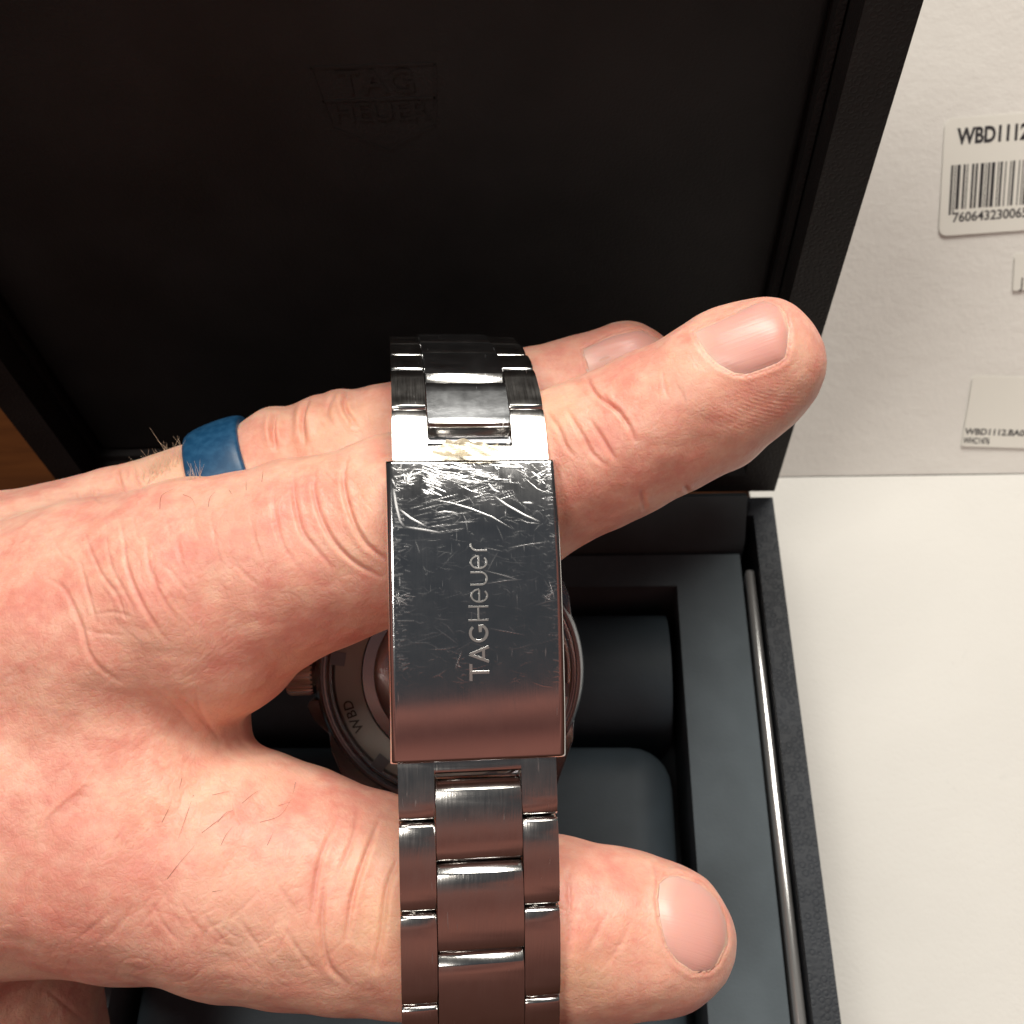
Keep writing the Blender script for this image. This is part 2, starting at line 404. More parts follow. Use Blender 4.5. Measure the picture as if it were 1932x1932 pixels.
base_o = bm_obj('base_shell', tray_like(XL, XR, -175, 0, 1, 45, XL + 4.6, XR - 4.6, -170, -4.6, 8, .9), M_rim, box)
bm_obj('hinge_panel', prism([(-3.6, 51.5), (-2.2, 50.5), (-8.8, 42.0), (-10.4, 36.0), (-11.0, 36.0), (-10.2, 43.0)], -73.6, 69.2, .2), M_hinge, box)
tray = bm_obj('tray', tray_like(-73.0, 68.3, -166, -11.4, 10, 40, -52.4, 54.3, -150, -19.0, 12, .55), M_tray, box)
lip = bm_obj('lip', bm_box(68.8, 70.9, -150, -16.0, 33, 42.0, .8, 4), M_gloss, box); lip['label'] = 'thin glossy strip between tray and rim'

def pillow_roll():
    prof = []
    for i in range(25):
        a = math.pi * i / 24; prof.append((-34.5 + 14.3 * math.cos(a), 23 + 15.5 * math.sin(a) ** .8))
    prof += [(-48.8, 12), (-20.2, 12)]
    return prism(prof, -50.0, 52.2, 2.6, 4)
tag(bm_obj('pillow_roll', pillow_roll(), M_cushion, angle=60), 'dark grey padded roll in the back of the box well, right of the clasp', 'cushion')
cb = bm_box(-50.2, 51.6, -149, -51.5, 12, 37.5, 8.5, 6)
tag(bm_obj('pillow', cb, M_cushion, angle=60), 'dark grey square pillow in the box well, under the thumb', 'cushion')

# lid: a shallow tray standing upright, open towards the camera
b = tray_like(XL, XR, 47.5, 203, -34, 0, XL + 7.0, XR - 7.2, 54, 196, -11, 1.1)
for v in b.verts: v.co = Vector((v.co.x, -v.co.z, v.co.y))
lid = bm_obj('lid', b, M_frame, box)
b = tray_like(XL + 7.4, XR - 7.6, 54.4, 195.6, -11, -6.0, XL + 8.4, XR - 8.8, 56, 194, -8.6, .5)
for v in b.verts: v.co = Vector((v.co.x, -v.co.z, v.co.y))
step = child_of_mesh(bm_obj('lid_lining', b, M_frame), lid); 
b = bm_box(XL + 8.8, XR - 9.2, 7.2, 10.5, 56.4, 193.6, 1.5, 4)
pad = child_of_mesh(bm_obj('lid_cushion', b, M_lid), lid)
# embossed shield on the lid cushion
def lidp(u, v): return on_plane(u, v, (0, 7.15, 0), (0, 1, 0))
c0 = lidp(585, 128); c1 = lidp(822, 128); c2 = lidp(800, 275); wv = (c1 - c0)[0]
def ridge(bm, a, b_, w=.45, y=7.2, h=.10):
    a = np.array(a); b_ = np.array(b_); d = b_ - a; d /= np.linalg.norm(d); n_ = np.array([-d[2], 0, d[0]]) * w / 2
    P = [a - n_, a + n_, b_ + n_, b_ - n_]
    lo = [bm.verts.new((p[0], y + .05, p[2])) for p in P]; hi = [bm.verts.new((p[0] * .999 + a[0] * .001, y - h, p[2])) for p in P]
    bm.faces.new(hi)
    for i in range(4): bm.faces.new((lo[i], lo[(i + 1) % 4], hi[(i + 1) % 4], hi[i]))
eb = bmesh.new(); zt = c0[2]; zb = lidp(700, 285)[2]; x0_ = c0[0]; x1_ = c1[0]; xm = (x0_ + x1_) / 2; hh = zt - zb
for a_, b2 in (((x0_, 0, zt), (x1_, 0, zt)), ((x1_, 0, zt), (x1_ - 1.2, 0, zb + .3 * hh)), ((x1_ - 1.2, 0, zb + .3 * hh), (xm, 0, zb)), ((xm, 0, zb), (x0_ + 1.2, 0, zb + .3 * hh)),
               ((x0_ + 1.2, 0, zb + .3 * hh), (x0_, 0, zt)), ((x0_ + .6, 0, zb + .62 * hh), (x1_ - .6, 0, zb + .62 * hh))):
    ridge(eb, a_, b2)
em = child_of_mesh(bm_obj('embossed_emblem', eb, M_lid), lid)
for s_, yy, sz in (('TAG', .70, .26), ('HEUER', .38, .22)):
    V, Fc = text_mesh(s_, hh * sz / .69, .01); V[:, 0] -= V[:, 0].max() / 2
    V3 = [(xm + v[0], 7.02, zb + hh * yy + v[1]) for v in V]
    child_of_mesh(mesh_from('embossed_letters', V3, Fc, M_lid, None, smooth=False), lid)

# ------------------------------------------------------------------ wrist watch frame
OC = pix(899, 1146, 112)                            # centre of the clasp face (camera mm)
Lv = unit([.028, .994, -.100]); Wv = np.array([.9925, -.036, .115]); Wv = unit(Wv - Lv * (Wv @ Lv)); Nv = -np.cross(Wv, Lv)
watch = empty('wrist_watch', cam2w(pix(850, 1270, 157)), 'steel wrist watch with a folding clasp bracelet, held back side up between finger and thumb', 'watch')
def loc2cam(w, s, n): return OC + np.multiply.outer(w, Wv) + np.multiply.outer(s, Lv) + np.multiply.outer(n, Nv)
def face_ws(u, v, n=0.0):                           # pixel -> (w, s) on the clasp face
    r = np.array([(u - CC) / F, (v - CC) / F, 1.0]); t = ((OC + Nv * n) @ Nv) / (r @ Nv); p = r * t - OC
    return p @ Wv, p @ Lv
def path_pt(v, D):
    y = (v - CC) / F * D; dy = y - OC[1]; dz = D - OC[2]; dx = -(dy * Wv[1] + dz * Wv[2]) / Wv[0]
    p = np.array([dx, dy, dz]); return p @ Lv, p @ Nv
def catmull(P, n=24):
    P = np.asarray(P, float); Q = []
    P = np.vstack([2 * P[0] - P[1], P, 2 * P[-1] - P[-2]])
    for i in range(1, len(P) - 2):
        for t in np.linspace(0, 1, n, endpoint=False):
            Q.append(.5 * ((2 * P[i]) + (-P[i - 1] + P[i + 1]) * t + (2 * P[i - 1] - 5 * P[i] + 4 * P[i + 1] - P[i + 2]) * t * t + (-P[i - 1] + 3 * P[i] - 3 * P[i + 1] + P[i + 2]) * t ** 3))
    Q.append(P[-2]); return np.array(Q)
def add_sw(o, S=None):
    """stores bracelet coordinates (m) so that the brushing follows the metal"""
    me = o.data; n = len(me.vertices); co = np.empty(n * 3); me.vertices.foreach_get('co', co); co = co.reshape(-1, 3) * 1000
    c = (co - CAM) @ R; d = c - OC
    A = np.stack([d @ Lv * .001, d @ Wv * .001, d @ Nv * .0002], 1).astype(np.float32)
    at = me.attributes.new('sw', 'FLOAT_VECTOR', 'POINT'); at.data.foreach_set('vector', A.ravel()); return o

# upper and lower runs of the outer bracelet surface
up = catmull([path_pt(*p) for p in ((905, 115.4), (861, 116.3), (805, 117.9), (768, 119.3), (723, 123.2), (695, 126.8), (668, 133.4), (648, 141.5), (636, 150.5), (645, 160), (690, 168), (770, 172), (860, 172.5), (960, 169), (1030, 165))])
lo = catmull([path_pt(*p) for p in ((1400, 114.5), (1450, 113.9), (1550, 113.4), (1700, 113.1), (1800, 113.2), (1900, 114.0), (2000, 116.2), (2100, 121.5), (2150, 131), (2120, 143), (2010, 155), (1880, 162), (1740, 166), (1620, 168), (1500, 166))])
def arc_of(P): return np.concatenate([[0], np.cumsum(np.linalg.norm(np.diff(P, axis=0), axis=1))])
def along(P, a):
    A = arc_of(P); return np.array([np.interp(a, A, P[:, 0]), np.interp(a, A, P[:, 1])])
def arc_at_v(P, v, limit=1.0):
    """arc length where the path crosses picture row v (on the near side)"""
    A = arc_of(P); c = loc2cam(np.zeros(len(P)), P[:, 0], P[:, 1]); vv = CC + F * c[:, 1] / c[:, 2]
    m = int(len(P) * limit); order = np.argsort(vv[:m]); return float(np.interp(v, vv[:m][order], A[:m][order]))
def link(P, a0, a1, w0, w1, name, mt, th=3.0, arch=.28, bev=(.9, .5), bev2=(.5, .3), lift=0.0, side=.14, centre_out=1.0):
    """one rigid link between arc positions a0 < a1. bev = (length, drop) at the a0 end, bev2 at the a1 end"""
    p0, p1 = along(P, a0), along(P, a1); t = p1 - p0; Ln = np.linalg.norm(t); t /= Ln; nn = np.array([-t[1], t[0]])
    mid = along(P, (a0 + a1) / 2)
    cen = along(P, (a0 + a1) / 2 + .01)
    # outward: away from the middle of the loop
    if (mid - np.array([25.0, -24.0])) @ nn < 0: nn = -nn
    prof = [(0, -th), (0, -bev[1] - .25), (.10, -bev[1])]
    for x, y in ((bev[0] - .12, -.06), (bev[0], 0)): prof.append((x, y))
    for i in range(1, 8):
        x = bev[0] + (Ln - bev[0] - bev2[0]) * i / 8; q = 2 * i / 8 - 1; prof.append((x, arch * (1 - q * q)))
    prof += [(Ln - bev2[0], 0), (Ln - bev2[0] + .1, -.05), (Ln - .08, -bev2[1]), (Ln, -bev2[1] - .2), (Ln, -th)]
    b = prism(prof, w0, w1, side, 2); b.normal_update()
    for f_ in b.faces:
        cx = f_.calc_center_median()
        if (cx[1] < bev[0] * .98 or cx[1] > Ln - bev2[0] * .98) and f_.calc_area() > .02 and abs(f_.normal[0]) < .9: f_.material_index = 1
    for v in b.verts:
        w, x, y = v.co; q = p0 + t * x + nn * (y + lift); c = loc2cam(w, q[0], q[1]); v.co = Vector(c)
    o = bm_obj(name, b, mt, watch, angle=28, cam_space=True); o.data.materials.append(M_polish); return add_sw(o)
HW = 8.55; CW = 4.6
def run(P, side_breaks, centre_breaks, taper=None, first_side=True):
    g = .13
    for k_, (a, b_) in enumerate(zip(side_breaks[:-1], side_breaks[1:])):
        for sg in (-1, 1):
            w0, w1 = (CW + .10, HW) if sg > 0 else (-HW, -CW - .10)
            link(P, a + g, b_ - g, w0, w1, 'side_link', M_brush, bev=(.42, .34), bev2=(.40, .34), arch=.26)
    for k_, (a, b_) in enumerate(zip(centre_breaks[:-1], centre_breaks[1:])):
        link(P, a + g, b_ - g, -CW, CW, 'centre_link', M_polish if P is up else M_brush, bev=(1.05, .78), bev2=(.45, .5), lift=.32, arch=.24, th=3.2)
# lower run: breaks read from the photograph
sb = [arc_at_v(lo, v, .42) for v in (1546, 1718, 1893)]; pitch = (sb[-1] - sb[0]) / 2
side_lo = sb + [sb[-1] + pitch * i for i in range(1, 8)]
cb_ = [arc_at_v(lo, v, .42) for v in (1468, 1626, 1797)]; pc = (cb_[-1] - cb_[0]) / 2
centre_lo = cb_ + [cb_[-1] + pitch * i for i in range(1, 8)]
run(lo, side_lo, centre_lo)
# U-shaped plate right below the clasp
aA = arc_at_v(lo, 1415, .42)
for sg in (-1, 1):
    w0, w1 = (CW + .10, HW) if sg > 0 else (-HW, -CW - .10)
    link(lo, aA, sb[0] - .13, w0, w1, 'side_link', M_brush, bev=(.02, .02), bev2=(.4, .34), arch=.12)
link(lo, aA, arc_at_v(lo, 1457, .42), -CW - .1, CW + .1, 'clasp_end_piece', M_brush, bev=(.02, .02), bev2=(.25, .3), arch=.02, side=.02)
# upper run
def av(v): return arc_at_v(up, v, .55)
A_up = arc_of(up)
side_up = [av(768), av(695), av(668)]; side_up += [side_up[-1] + 8.6 * i for i in range(1, 8)]
centre_up = [av(807), av(723), av(672)]; centre_up += [centre_up[-1] + 8.6 * i for i in range(1, 8)]
g = .13
for a, b_ in zip(side_up[:-1], side_up[1:]):
    if b_ > A_up[-1]: break
    for sg in (-1, 1):
        w0, w1 = (CW + .10, HW) if sg > 0 else (-HW, -CW - .10)
        link(up, a + g, b_ - g, w0, w1, 'side_link', M_brush, bev=(.42, .34), bev2=(.4, .34), arch=.22)
for k_, (a, b_) in enumerate(zip(centre_up[:-1], centre_up[1:])):
    if b_ > A_up[-1]: break
    link(up, a + g, b_ - g, -CW, CW, 'centre_link', M_worn, bev=(.3, .35) if k_ == 0 else ((1.75, 1.30) if k_ == 1 else (1.0, .80)), bev2=(.35, .3), lift=.40 if k_ != 1 else .62, arch=.16, th=3.2)
ux0 = av(880)
for sg in (-1, 1):
    w0, w1 = (CW + .10, HW) if sg > 0 else (-HW, -CW - .10)
    link(up, ux0, side_up[0] - .13, w0, w1, 'side_link', M_brush, bev=(.02, .02), bev2=(.35, .3), arch=.14)
link(up, ux0, av(838), -CW - .1, CW + .1, 'clasp_end_piece', M_brush, bev=(.02, .02), bev2=(.1, .1), arch=.02, side=.02)
link(up, av(839), av(809), -CW - .05, CW + .05, 'hinge_bar', M_hole_, bev=(1.0, .35), bev2=(.1, .1), arch=.02, lift=-1.5, th=1.5)

# clasp cover ------------------------------------------------------
CH = 9.32; S0, S1 = -16.05, 16.1; RC = 72.0
def arch_n(s):
    s = np.asarray(s, float); return np.where(s < 0, -s ** 2 / (2 * RC), -.00030 * np.abs(s) ** 3)
ns, nw = 400, 240
S = np.linspace(S0, S1, ns); Wd = np.linspace(-CH, CH, nw)
er = .75
def edge_drop(w):
    e = np.clip((np.abs(w) - (CH - er)) / er, 0, 1); return -er * (1 - np.sqrt(np.clip(1 - e * e, 0, 1)))
SS, WW = np.meshgrid(S, Wd, indexing='ij')
def end_drop(s):
    e = np.clip(np.maximum((S0 + .35 - s) / .35, (s - (S1 - .35)) / .35), 0, 1); return -.35 * (1 - np.sqrt(np.clip(1 - e * e, 0, 1)))
NN = arch_n(SS) + edge_drop(WW) + end_drop(SS)
mask = np.zeros_like(SS); ds = S[1] - S[0]; dw = Wd[1] - Wd[0]
def scratch(pts, width=.055, val=1.0, taper=True):
    pts = np.asarray(pts, float); sc_ = np.concatenate([[0], np.cumsum(np.linalg.norm(np.diff(pts, axis=0), axis=1))]); n = max(3, int(sc_[-1] / .05))
    q = np.linspace(0, sc_[-1], n); W_ = np.interp(q, sc_, pts[:, 0]); S_ = np.interp(q, sc_, pts[:, 1])
    for i in range(n):
        v_ = val * (math.sin(math.pi * (i + .5) / n) ** .5 if taper else 1); r = width * 2.6
        i0, i1 = int((S_[i] - r - S0) / ds), int((S_[i] + r - S0) / ds) + 2; j0, j1 = int((W_[i] - r + CH) / dw), int((W_[i] + r + CH) / dw) + 2
        i0, j0 = max(0, i0), max(0, j0)
        if i1 <= i0 or j1 <= j0 or i0 >= ns or j0 >= nw: continue
        sub = mask[i0:i1, j0:j1]; d2 = (SS[i0:i1, j0:j1] - S_[i]) ** 2 + (WW[i0:i1, j0:j1] - W_[i]) ** 2
        np.maximum(sub, v_ * np.exp(-d2 / width ** 2), out=sub)
def zp(*pts): return [face_ws(638.9 + x * .26457, 575 + y * .26457) for x, y in pts]        # points read in an enlargement
rs = np.random.RandomState(4)
for pts, wd, vl in (((( 650, 1380), (800, 1405), (950, 1450), (1100, 1510), (1250, 1600)), .06, .9), (((1120, 1360), (1200, 1420), (1320, 1490), (1440, 1545)), .09, 1.0),
                    (((1280, 1520), (1350, 1550), (1440, 1560)), .06, .6), (((430, 1450), (520, 1520), (630, 1580)), .08, 1.0), (((390, 1300), (410, 1420), (440, 1540), (470, 1580)), .11, .9),
                    (((470, 1580), (600, 1600), (740, 1625)), .10, .9), (((400, 1280), (380, 1230)), .06, .6), (((880, 1470), (910, 1530), (925, 1630)), .05, .5),
                    (((1075, 1265), (1110, 1310), (1150, 1330)), .08, .9), (((1210, 1735), (1340, 1710), (1490, 1690)), .06, .7), (((1040, 1730), (1180, 1760)), .05, .5),
                    (((690, 1480), (760, 1470), (850, 1480)), .08, .9), (((1320, 1405), (1390, 1410)), .09, .8), (((1080, 1125), (1190, 1140), (1330, 1145)), .06, .9), (((1230, 1100), (1320, 1145)), .07, 1.0),
                    (((1085, 1135), (1110, 1105), (1250, 1110)), .05, .7), (((1390, 1180), (1450, 1225)), .06, .7), (((850, 1270), (950, 1320), (1060, 1350)), .05, .6),
                    (((1040, 1895), (1180, 1930), (1290, 1965)), .06, .7), (((640, 2460), (760, 2455), (870, 2430)), .045, .45), (((1080, 2310), (1200, 2330), (1330, 2355)), .05, .6),
                    (((1050, 1990), (1200, 1965), (1310, 1960)), .05, .7)):
    scratch(zp(*pts), wd, vl)
for k_ in range(46):                                  # the swept patch near the top edge
    x = rs.uniform(560, 1000); y = rs.uniform(1110, 1230) + (x - 700) * .05; l_ = rs.uniform(60, 260)
    scratch(zp((x, y), (x + l_ * .5, y + l_ * .16), (x + l_, y + l_ * .2)), rs.uniform(.03, .06), rs.uniform(.25, .75))
for k_ in range(22):
    x = rs.uniform(590, 700); y = rs.uniform(1190, 1330); l_ = rs.uniform(30, 90); scratch(zp((x, y), (x + l_, y + l_ * .45)), rs.uniform(.05, .10), rs.uniform(.5, 1.0))
for k_ in range(30):
    x = rs.uniform(480, 860); y = rs.uniform(1370, 1640); l_ = rs.uniform(60, 200); scratch(zp((x, y), (x + l_, y - l_ * rs.uniform(.05, .3))), rs.uniform(.03, .06), rs.uniform(.2, .7))
for k_ in range(26):
    x = rs.uniform(950, 1180); y = rs.uniform(1300, 1400); l_ = rs.uniform(40, 130); scratch(zp((x, y), (x + l_, y - l_ * rs.uniform(.1, .35))), rs.uniform(.03, .05), rs.uniform(.25, .6))
for k_ in range(620):                                 # scattered fine marks, denser towards the top
    s_ = S0 + (S1 - 8 - S0) * rs.rand() ** 1.35; w_ = rs.uniform(-CH + .4, CH - .4); a = rs.normal(.05, .5); l_ = rs.exponential(.8) + .15
    c_ = rs.normal(0, .12); scratch([(w_, s_), (w_ + l_ * .5 * math.cos(a), s_ + l_ * .5 * math.sin(a) + c_), (w_ + l_ * math.cos(a), s_ + l_ * math.sin(a))], rs.uniform(.03, .06), rs.uniform(.08, .42))
for k_ in range(300):                                 # wear along both long edges
    s_ = S0 + (S1 - 9 - S0) * rs.rand(); sd = -1 if rs.rand() < .68 else 1; w_ = sd * (CH - .75 - abs(rs.normal(0, .5))) ; l_ = rs.exponential(.28) + .06
    scratch([(w_, s_), (w_ + l_, s_ + rs.normal(0, .1))], rs.uniform(.04, .075), rs.uniform(.12, .5), False)
for (u_, v_, n_) in ((752, 1130, 20), (1035, 1123, 16), (860, 1250, 6), (770, 900, 20)):
    w0_, s0_ = face_ws(u_, v_)
    for k_ in range(n_): scratch([(w0_ + rs.normal(0, .35), s0_ + rs.normal(0, .45)), (w0_ + rs.normal(.3, .6), s0_ + rs.normal(0, .5))], .04, rs.uniform(.4, 1.0))
P3 = loc2cam(WW.ravel(), SS.ravel(), NN.ravel())
idx = np.arange(ns * nw).reshape(ns, nw)
quads = np.stack([idx[:-1, :-1].ravel(), idx[1:, :-1].ravel(), idx[1:, 1:].ravel(), idx[:-1, 1:].ravel()], 1)
loop = list(idx[:, 0]) + list(idx[-1, 1:]) + list(idx[::-1, -1][1:]) + list(idx[0, ::-1][1:-1])
TH = 5.0; base0 = len(P3); wv_ = WW.ravel()[loop]; sv_ = SS.ravel()[loop]
Pb = loc2cam(wv_, sv_, arch_n(sv_) - TH * .62); P3 = np.vstack([P3, Pb]); nl = len(loop)
walls = [(loop[i], loop[(i + 1) % nl], base0 + (i + 1) % nl, base0 + i) for i in range(nl)]
cap_ = [list(range(base0, base0 + nl))]
clasp = mesh_from('clasp_cover', P3, quads.tolist() + walls + cap_, M_clasp, watch, angle=50, cam_space=True)
add_sw(clasp)
at = clasp.data.attributes.new('scratch', 'FLOAT', 'POINT'); at.data.foreach_set('value', np.concatenate([mask.ravel(), np.zeros(nl)]).astype(np.float32))

# raised lettering on the clasp: strokes; x runs along the reading direction, y up, in cap heights
def arcp(cx, cy, rx, ry, a0, a1, n=18): return [(cx + rx * math.cos(math.radians(a0 + (a1 - a0) * i / n)), cy + ry * math.sin(math.radians(a0 + (a1 - a0) * i / n))) for i in range(n + 1)]
LET = [('T', 0, .17, [[(0, .915), (.83, .915)], [(.415, .915), (.415, 0)]]),
       ('A', .87, .16, [[(.06, 0), (.43, .96)], [(.43, .96), (.80, 0)], [(.18, .27), (.68, .27)]]),
       ('G', 1.90, .16, [arcp(.46, .5, .40, .42, 42, 330) + [(.82, .42), (.50, .42)], ]),
       ('H', 2.95, .095, [[(.05, 0), (.05, 1)], [(.72, 0), (.72, 1)], [(.05, .5), (.72, .5)]]),
       ('e', 3.86, .095, [[(.05, .44), (.68, .44)] + arcp(.365, .44, .315, .40, 0, 315)]),
       ('u', 4.72, .095, [[(.05, .86), (.05, .36)] + arcp(.36, .34, .31, .30, 180, 360) + [(.67, .36), (.67, .86)], ]),
       ('e', 5.54, .095, [[(.05, .44), (.68, .44)] + arcp(.365, .44, .315, .40, 0, 315)]),
       ('r', 6.45, .095, [[(.05, 0), (.05, .52)] + arcp(.36, .50, .31, .33, 170, 80, 8)])]
wa, sa = face_ws(923.5, 1284); wb, sb2 = face_ws(919, 1020)      # baseline start and end
base_d = unit([wb - wa, sb2 - sa]); LENT = math.hypot(wb - wa, sb2 - sa); capu = LENT / 6.98
upd = np.array([base_d[1], -base_d[0]]);  upd = upd if upd[0] < 0 else -upd
for ch, x0_, wdt, strokes in LET:
    b = bmesh.new()
    for st in strokes:
        p = np.array(st, float); p[:, 0] += x0_; n = len(p); L_, R_ = [], []
        for i in range(n):
            a = p[max(0, i - 1)]; c = p[min(n - 1, i + 1)]; t = unit(c - a)
            if 0 < i < n - 1:
                t1 = unit(p[i] - a); t2 = unit(c - p[i]); m_ = min(1.6, 1 / max(.35, math.cos(math.acos(max(-1, min(1, t1 @ t2))) / 2)))
            else: m_ = 1
            nn = np.array([-t[1], t[0]]) * wdt / 2 * m_; L_.append(p[i] + nn); R_.append(p[i] - nn)
        def vt(q, h, shr=0.0):
            ws = np.array([wa, sa]) + base_d * q[0] * capu + upd * q[1] * capu; return b.verts.new(loc2cam(ws[0], ws[1], arch_n(ws[1]) + h))
        hi_ = .045; lo_ = -.03; mids = [(l + r) / 2 for l, r in zip(L_, R_)]
        TL = [vt(m + (l - m) * .80, hi_) for l, m in zip(L_, mids)]; TR = [vt(m + (r - m) * .80, hi_) for r, m in zip(R_, mids)]
        BL = [vt(l, lo_) for l in L_]; BR = [vt(r, lo_) for r in R_]
        for i in range(n - 1):
            b.faces.new((TL[i], TL[i + 1], TR[i + 1], TR[i])); b.faces.new((BL[i], BL[i + 1], TL[i + 1], TL[i])); b.faces.new((TR[i], TR[i + 1], BR[i + 1], BR[i]))
        b.faces.new((BL[0], TL[0], TR[0], BR[0])); b.faces.new((BL[-1], BR[-1], TR[-1], TL[-1]))
    o = bm_obj('letter', b, M_letter, clasp, angle=20, cam_space=True)

# crumpled remnant of clear film in front of the clasp
rs = np.random.RandomState(8); V = []; Fc = []; nx_, ny_ = 34, 9
for i in range(nx_):
    for j in range(ny_):
        fx = i / (nx_ - 1); fy = j / (ny_ - 1); u_ = 815 + 125 * fx; top = 838 - 9 * math.sin(math.pi * min(1, fx * 1.2)) + 2.5 * math.sin(fx * 23) + (7 if fx < .2 else 0)
        v_ = 861 + (top - 861) * fy; D_ = 115.0 + (861 - v_) * .026; h = .16 + .05 * rs.rand() + .20 * math.sin(fx * 15 + fy * 4) * math.sin(fy * 4 + fx * 5)
        V.append(pix(u_, v_, D_ - .28 - max(0, h)))
for i in range(nx_ - 1):
    for j in range(ny_ - 1): Fc.append((i * ny_ + j, (i + 1) * ny_ + j, (i + 1) * ny_ + j + 1, i * ny_ + j + 1))
o = mesh_from('film_remnant', V, Fc, M_film, watch, smooth=False, cam_space=True)

# watch case -----------------------------------------------------
CO = pix(850, 1270, 157); Wc = Wv; Lc = Lv; Nc = Nv
CN = unit([.055, .02, -1.0]); CW_ = unit(np.array([1, -.03, .055]) - CN * (np.array([1, -.03, .055]) @ CN)); CL = -np.cross(CN, CW_)
if CL[1] < 0: CL = -CL
def case_pt(x, y, n): return CO + CW_ * x + CL * y + CN * n
MM = 157 / 2000.
def lathe(name, prof, mt, parent, n=128, half=None):
    V = []; Fc = []
    for k_ in range(n):
        a = 2 * math.pi * k_ / n
        for r, h in prof: V.append(case_pt(r * math.cos(a), r * math.sin(a), h))
    m = len(prof)
    for k_ in range(n):
        for i in range(m - 1):
            a, b_ = k_ * m + i, ((k_ + 1) % n) * m + i; Fc.append((a, a + 1, b_ + 1, b_))
    return add_sw(mesh_from(name, V, Fc, mt, parent, angle=25, cam_space=True))
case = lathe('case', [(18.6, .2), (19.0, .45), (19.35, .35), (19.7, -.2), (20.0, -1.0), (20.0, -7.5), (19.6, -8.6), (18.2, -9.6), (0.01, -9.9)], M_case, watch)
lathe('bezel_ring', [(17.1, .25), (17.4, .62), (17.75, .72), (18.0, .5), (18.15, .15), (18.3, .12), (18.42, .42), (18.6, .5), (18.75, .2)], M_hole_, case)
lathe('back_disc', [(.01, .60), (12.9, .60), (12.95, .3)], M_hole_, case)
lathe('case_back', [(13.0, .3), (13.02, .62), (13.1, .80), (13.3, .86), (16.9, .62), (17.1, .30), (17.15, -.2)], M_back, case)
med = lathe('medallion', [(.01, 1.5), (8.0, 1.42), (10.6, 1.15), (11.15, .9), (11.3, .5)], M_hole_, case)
for k_ in range(6):
    a = math.radians(130 + 60 * k_); r0 = 212 * MM
    c = (r0 * math.cos(a), r0 * math.sin(a)); t = (-math.sin(a), math.cos(a)); rr = (math.cos(a), math.sin(a)); V = []
    for h in (.60, .80):
        for i, j in ((-1, -1), (1, -1), (1, 1), (-1, 1)):
            V.append(case_pt(c[0] + t[0] * i * 1.0 + rr[0] * j * 1.1, c[1] + t[1] * i * 1.0 + rr[1] * j * 1.1, h + (.02 if j < 0 else -.0)))
    mesh_from('notch', V, [(0, 1, 2, 3), (4, 5, 6, 7), (0, 1, 5, 4), (1, 2, 6, 5), (2, 3, 7, 6), (3, 0, 4, 7)], M_hole, case, smooth=False, cam_space=True)
# engraved reference letters, tops outwards
ang0 = math.atan2(1370 - 1270, 681 - 850)
V_all = []; F_all = []
r_t = 190 * MM; adv = 0.0
for k_, ch in enumerate('WBD'):
    V, Fc = text_mesh(ch, 2.05, .01); wd = V[:, 0].max() - V[:, 0].min(); a = ang0 + (adv + wd / 2) / (r_t + .7); adv += wd + .22
    er_ = np.array([math.cos(a), math.sin(a)]); et = np.array([-math.sin(a), math.cos(a)]); b0 = len(V_all)
    for v in V:
        q = er_ * (r_t + v[1]) + et * (v[0] - V[:, 0].min() - wd / 2); V_all.append(case_pt(q[0], q[1], .90 - .06 * (v[1] / 2)))
    F_all += [[b0 + i for i in f] for f in Fc]
mesh_from('engraved_letters', V_all, F_all, M_dark, case, smooth=False, cam_space=True)
# lugs: four tapering horns
for sx, sy in ((-1, 1), (1, 1), (-1, -1), (1, -1)):
    outl = [(11.0, 14.0), (18.3, 7.5), (18.0, 11.0), (15.6, 17.5), (14.2, 22.5), (13.0, 24.3), (10.6, 24.3), (10.4, 19.0)]
    b = bmesh.new(); lo_v = [b.verts.new(case_pt(sx * x, sy * y, -8.4 - max(0, y - 16) * .35)) for x, y in outl]; hi_v = [b.verts.new(case_pt(sx * x, sy * y, -.15 - max(0, y - 13) * .30)) for x, y in outl]
    b.faces.new(lo_v); b.faces.new(hi_v[::-1]); n = len(outl)
    for i in range(n): b.faces.new((lo_v[i], lo_v[(i + 1) % n], hi_v[(i + 1) % n], hi_v[i]))
    bmesh.ops.bevel(b, geom=b.edges[:], offset=.45, segments=2, profile=.5, affect='EDGES')
    add_sw(bm_obj('lug', b, M_case, case, angle=30, cam_space=True))
# bracelet end link seen between the lugs
b = prism([(15.0, -1.2), (19.0, -.9), (23.6, -2.0), (24.4, -3.5), (24.2, -6.5), (16, -6.5)], -9.9, 9.9, .5)
for v in b.verts: v.co = Vector(case_pt(v.co.x, v.co.y, v.co.z))
add_sw(bm_obj('end_link', b, M_brush, watch, cam_space=True))
b = prism([(-15.0, -1.2), (-19.0, -.9), (-23.6, -2.0), (-24.4, -3.5), (-24.2, -6.5), (-16, -6.5)], -9.9, 9.9, .5)
for v in b.verts: v.co = Vector(case_pt(v.co.x, v.co.y, v.co.z))
add_sw(bm_obj('end_link', b, M_brush, watch, cam_space=True))
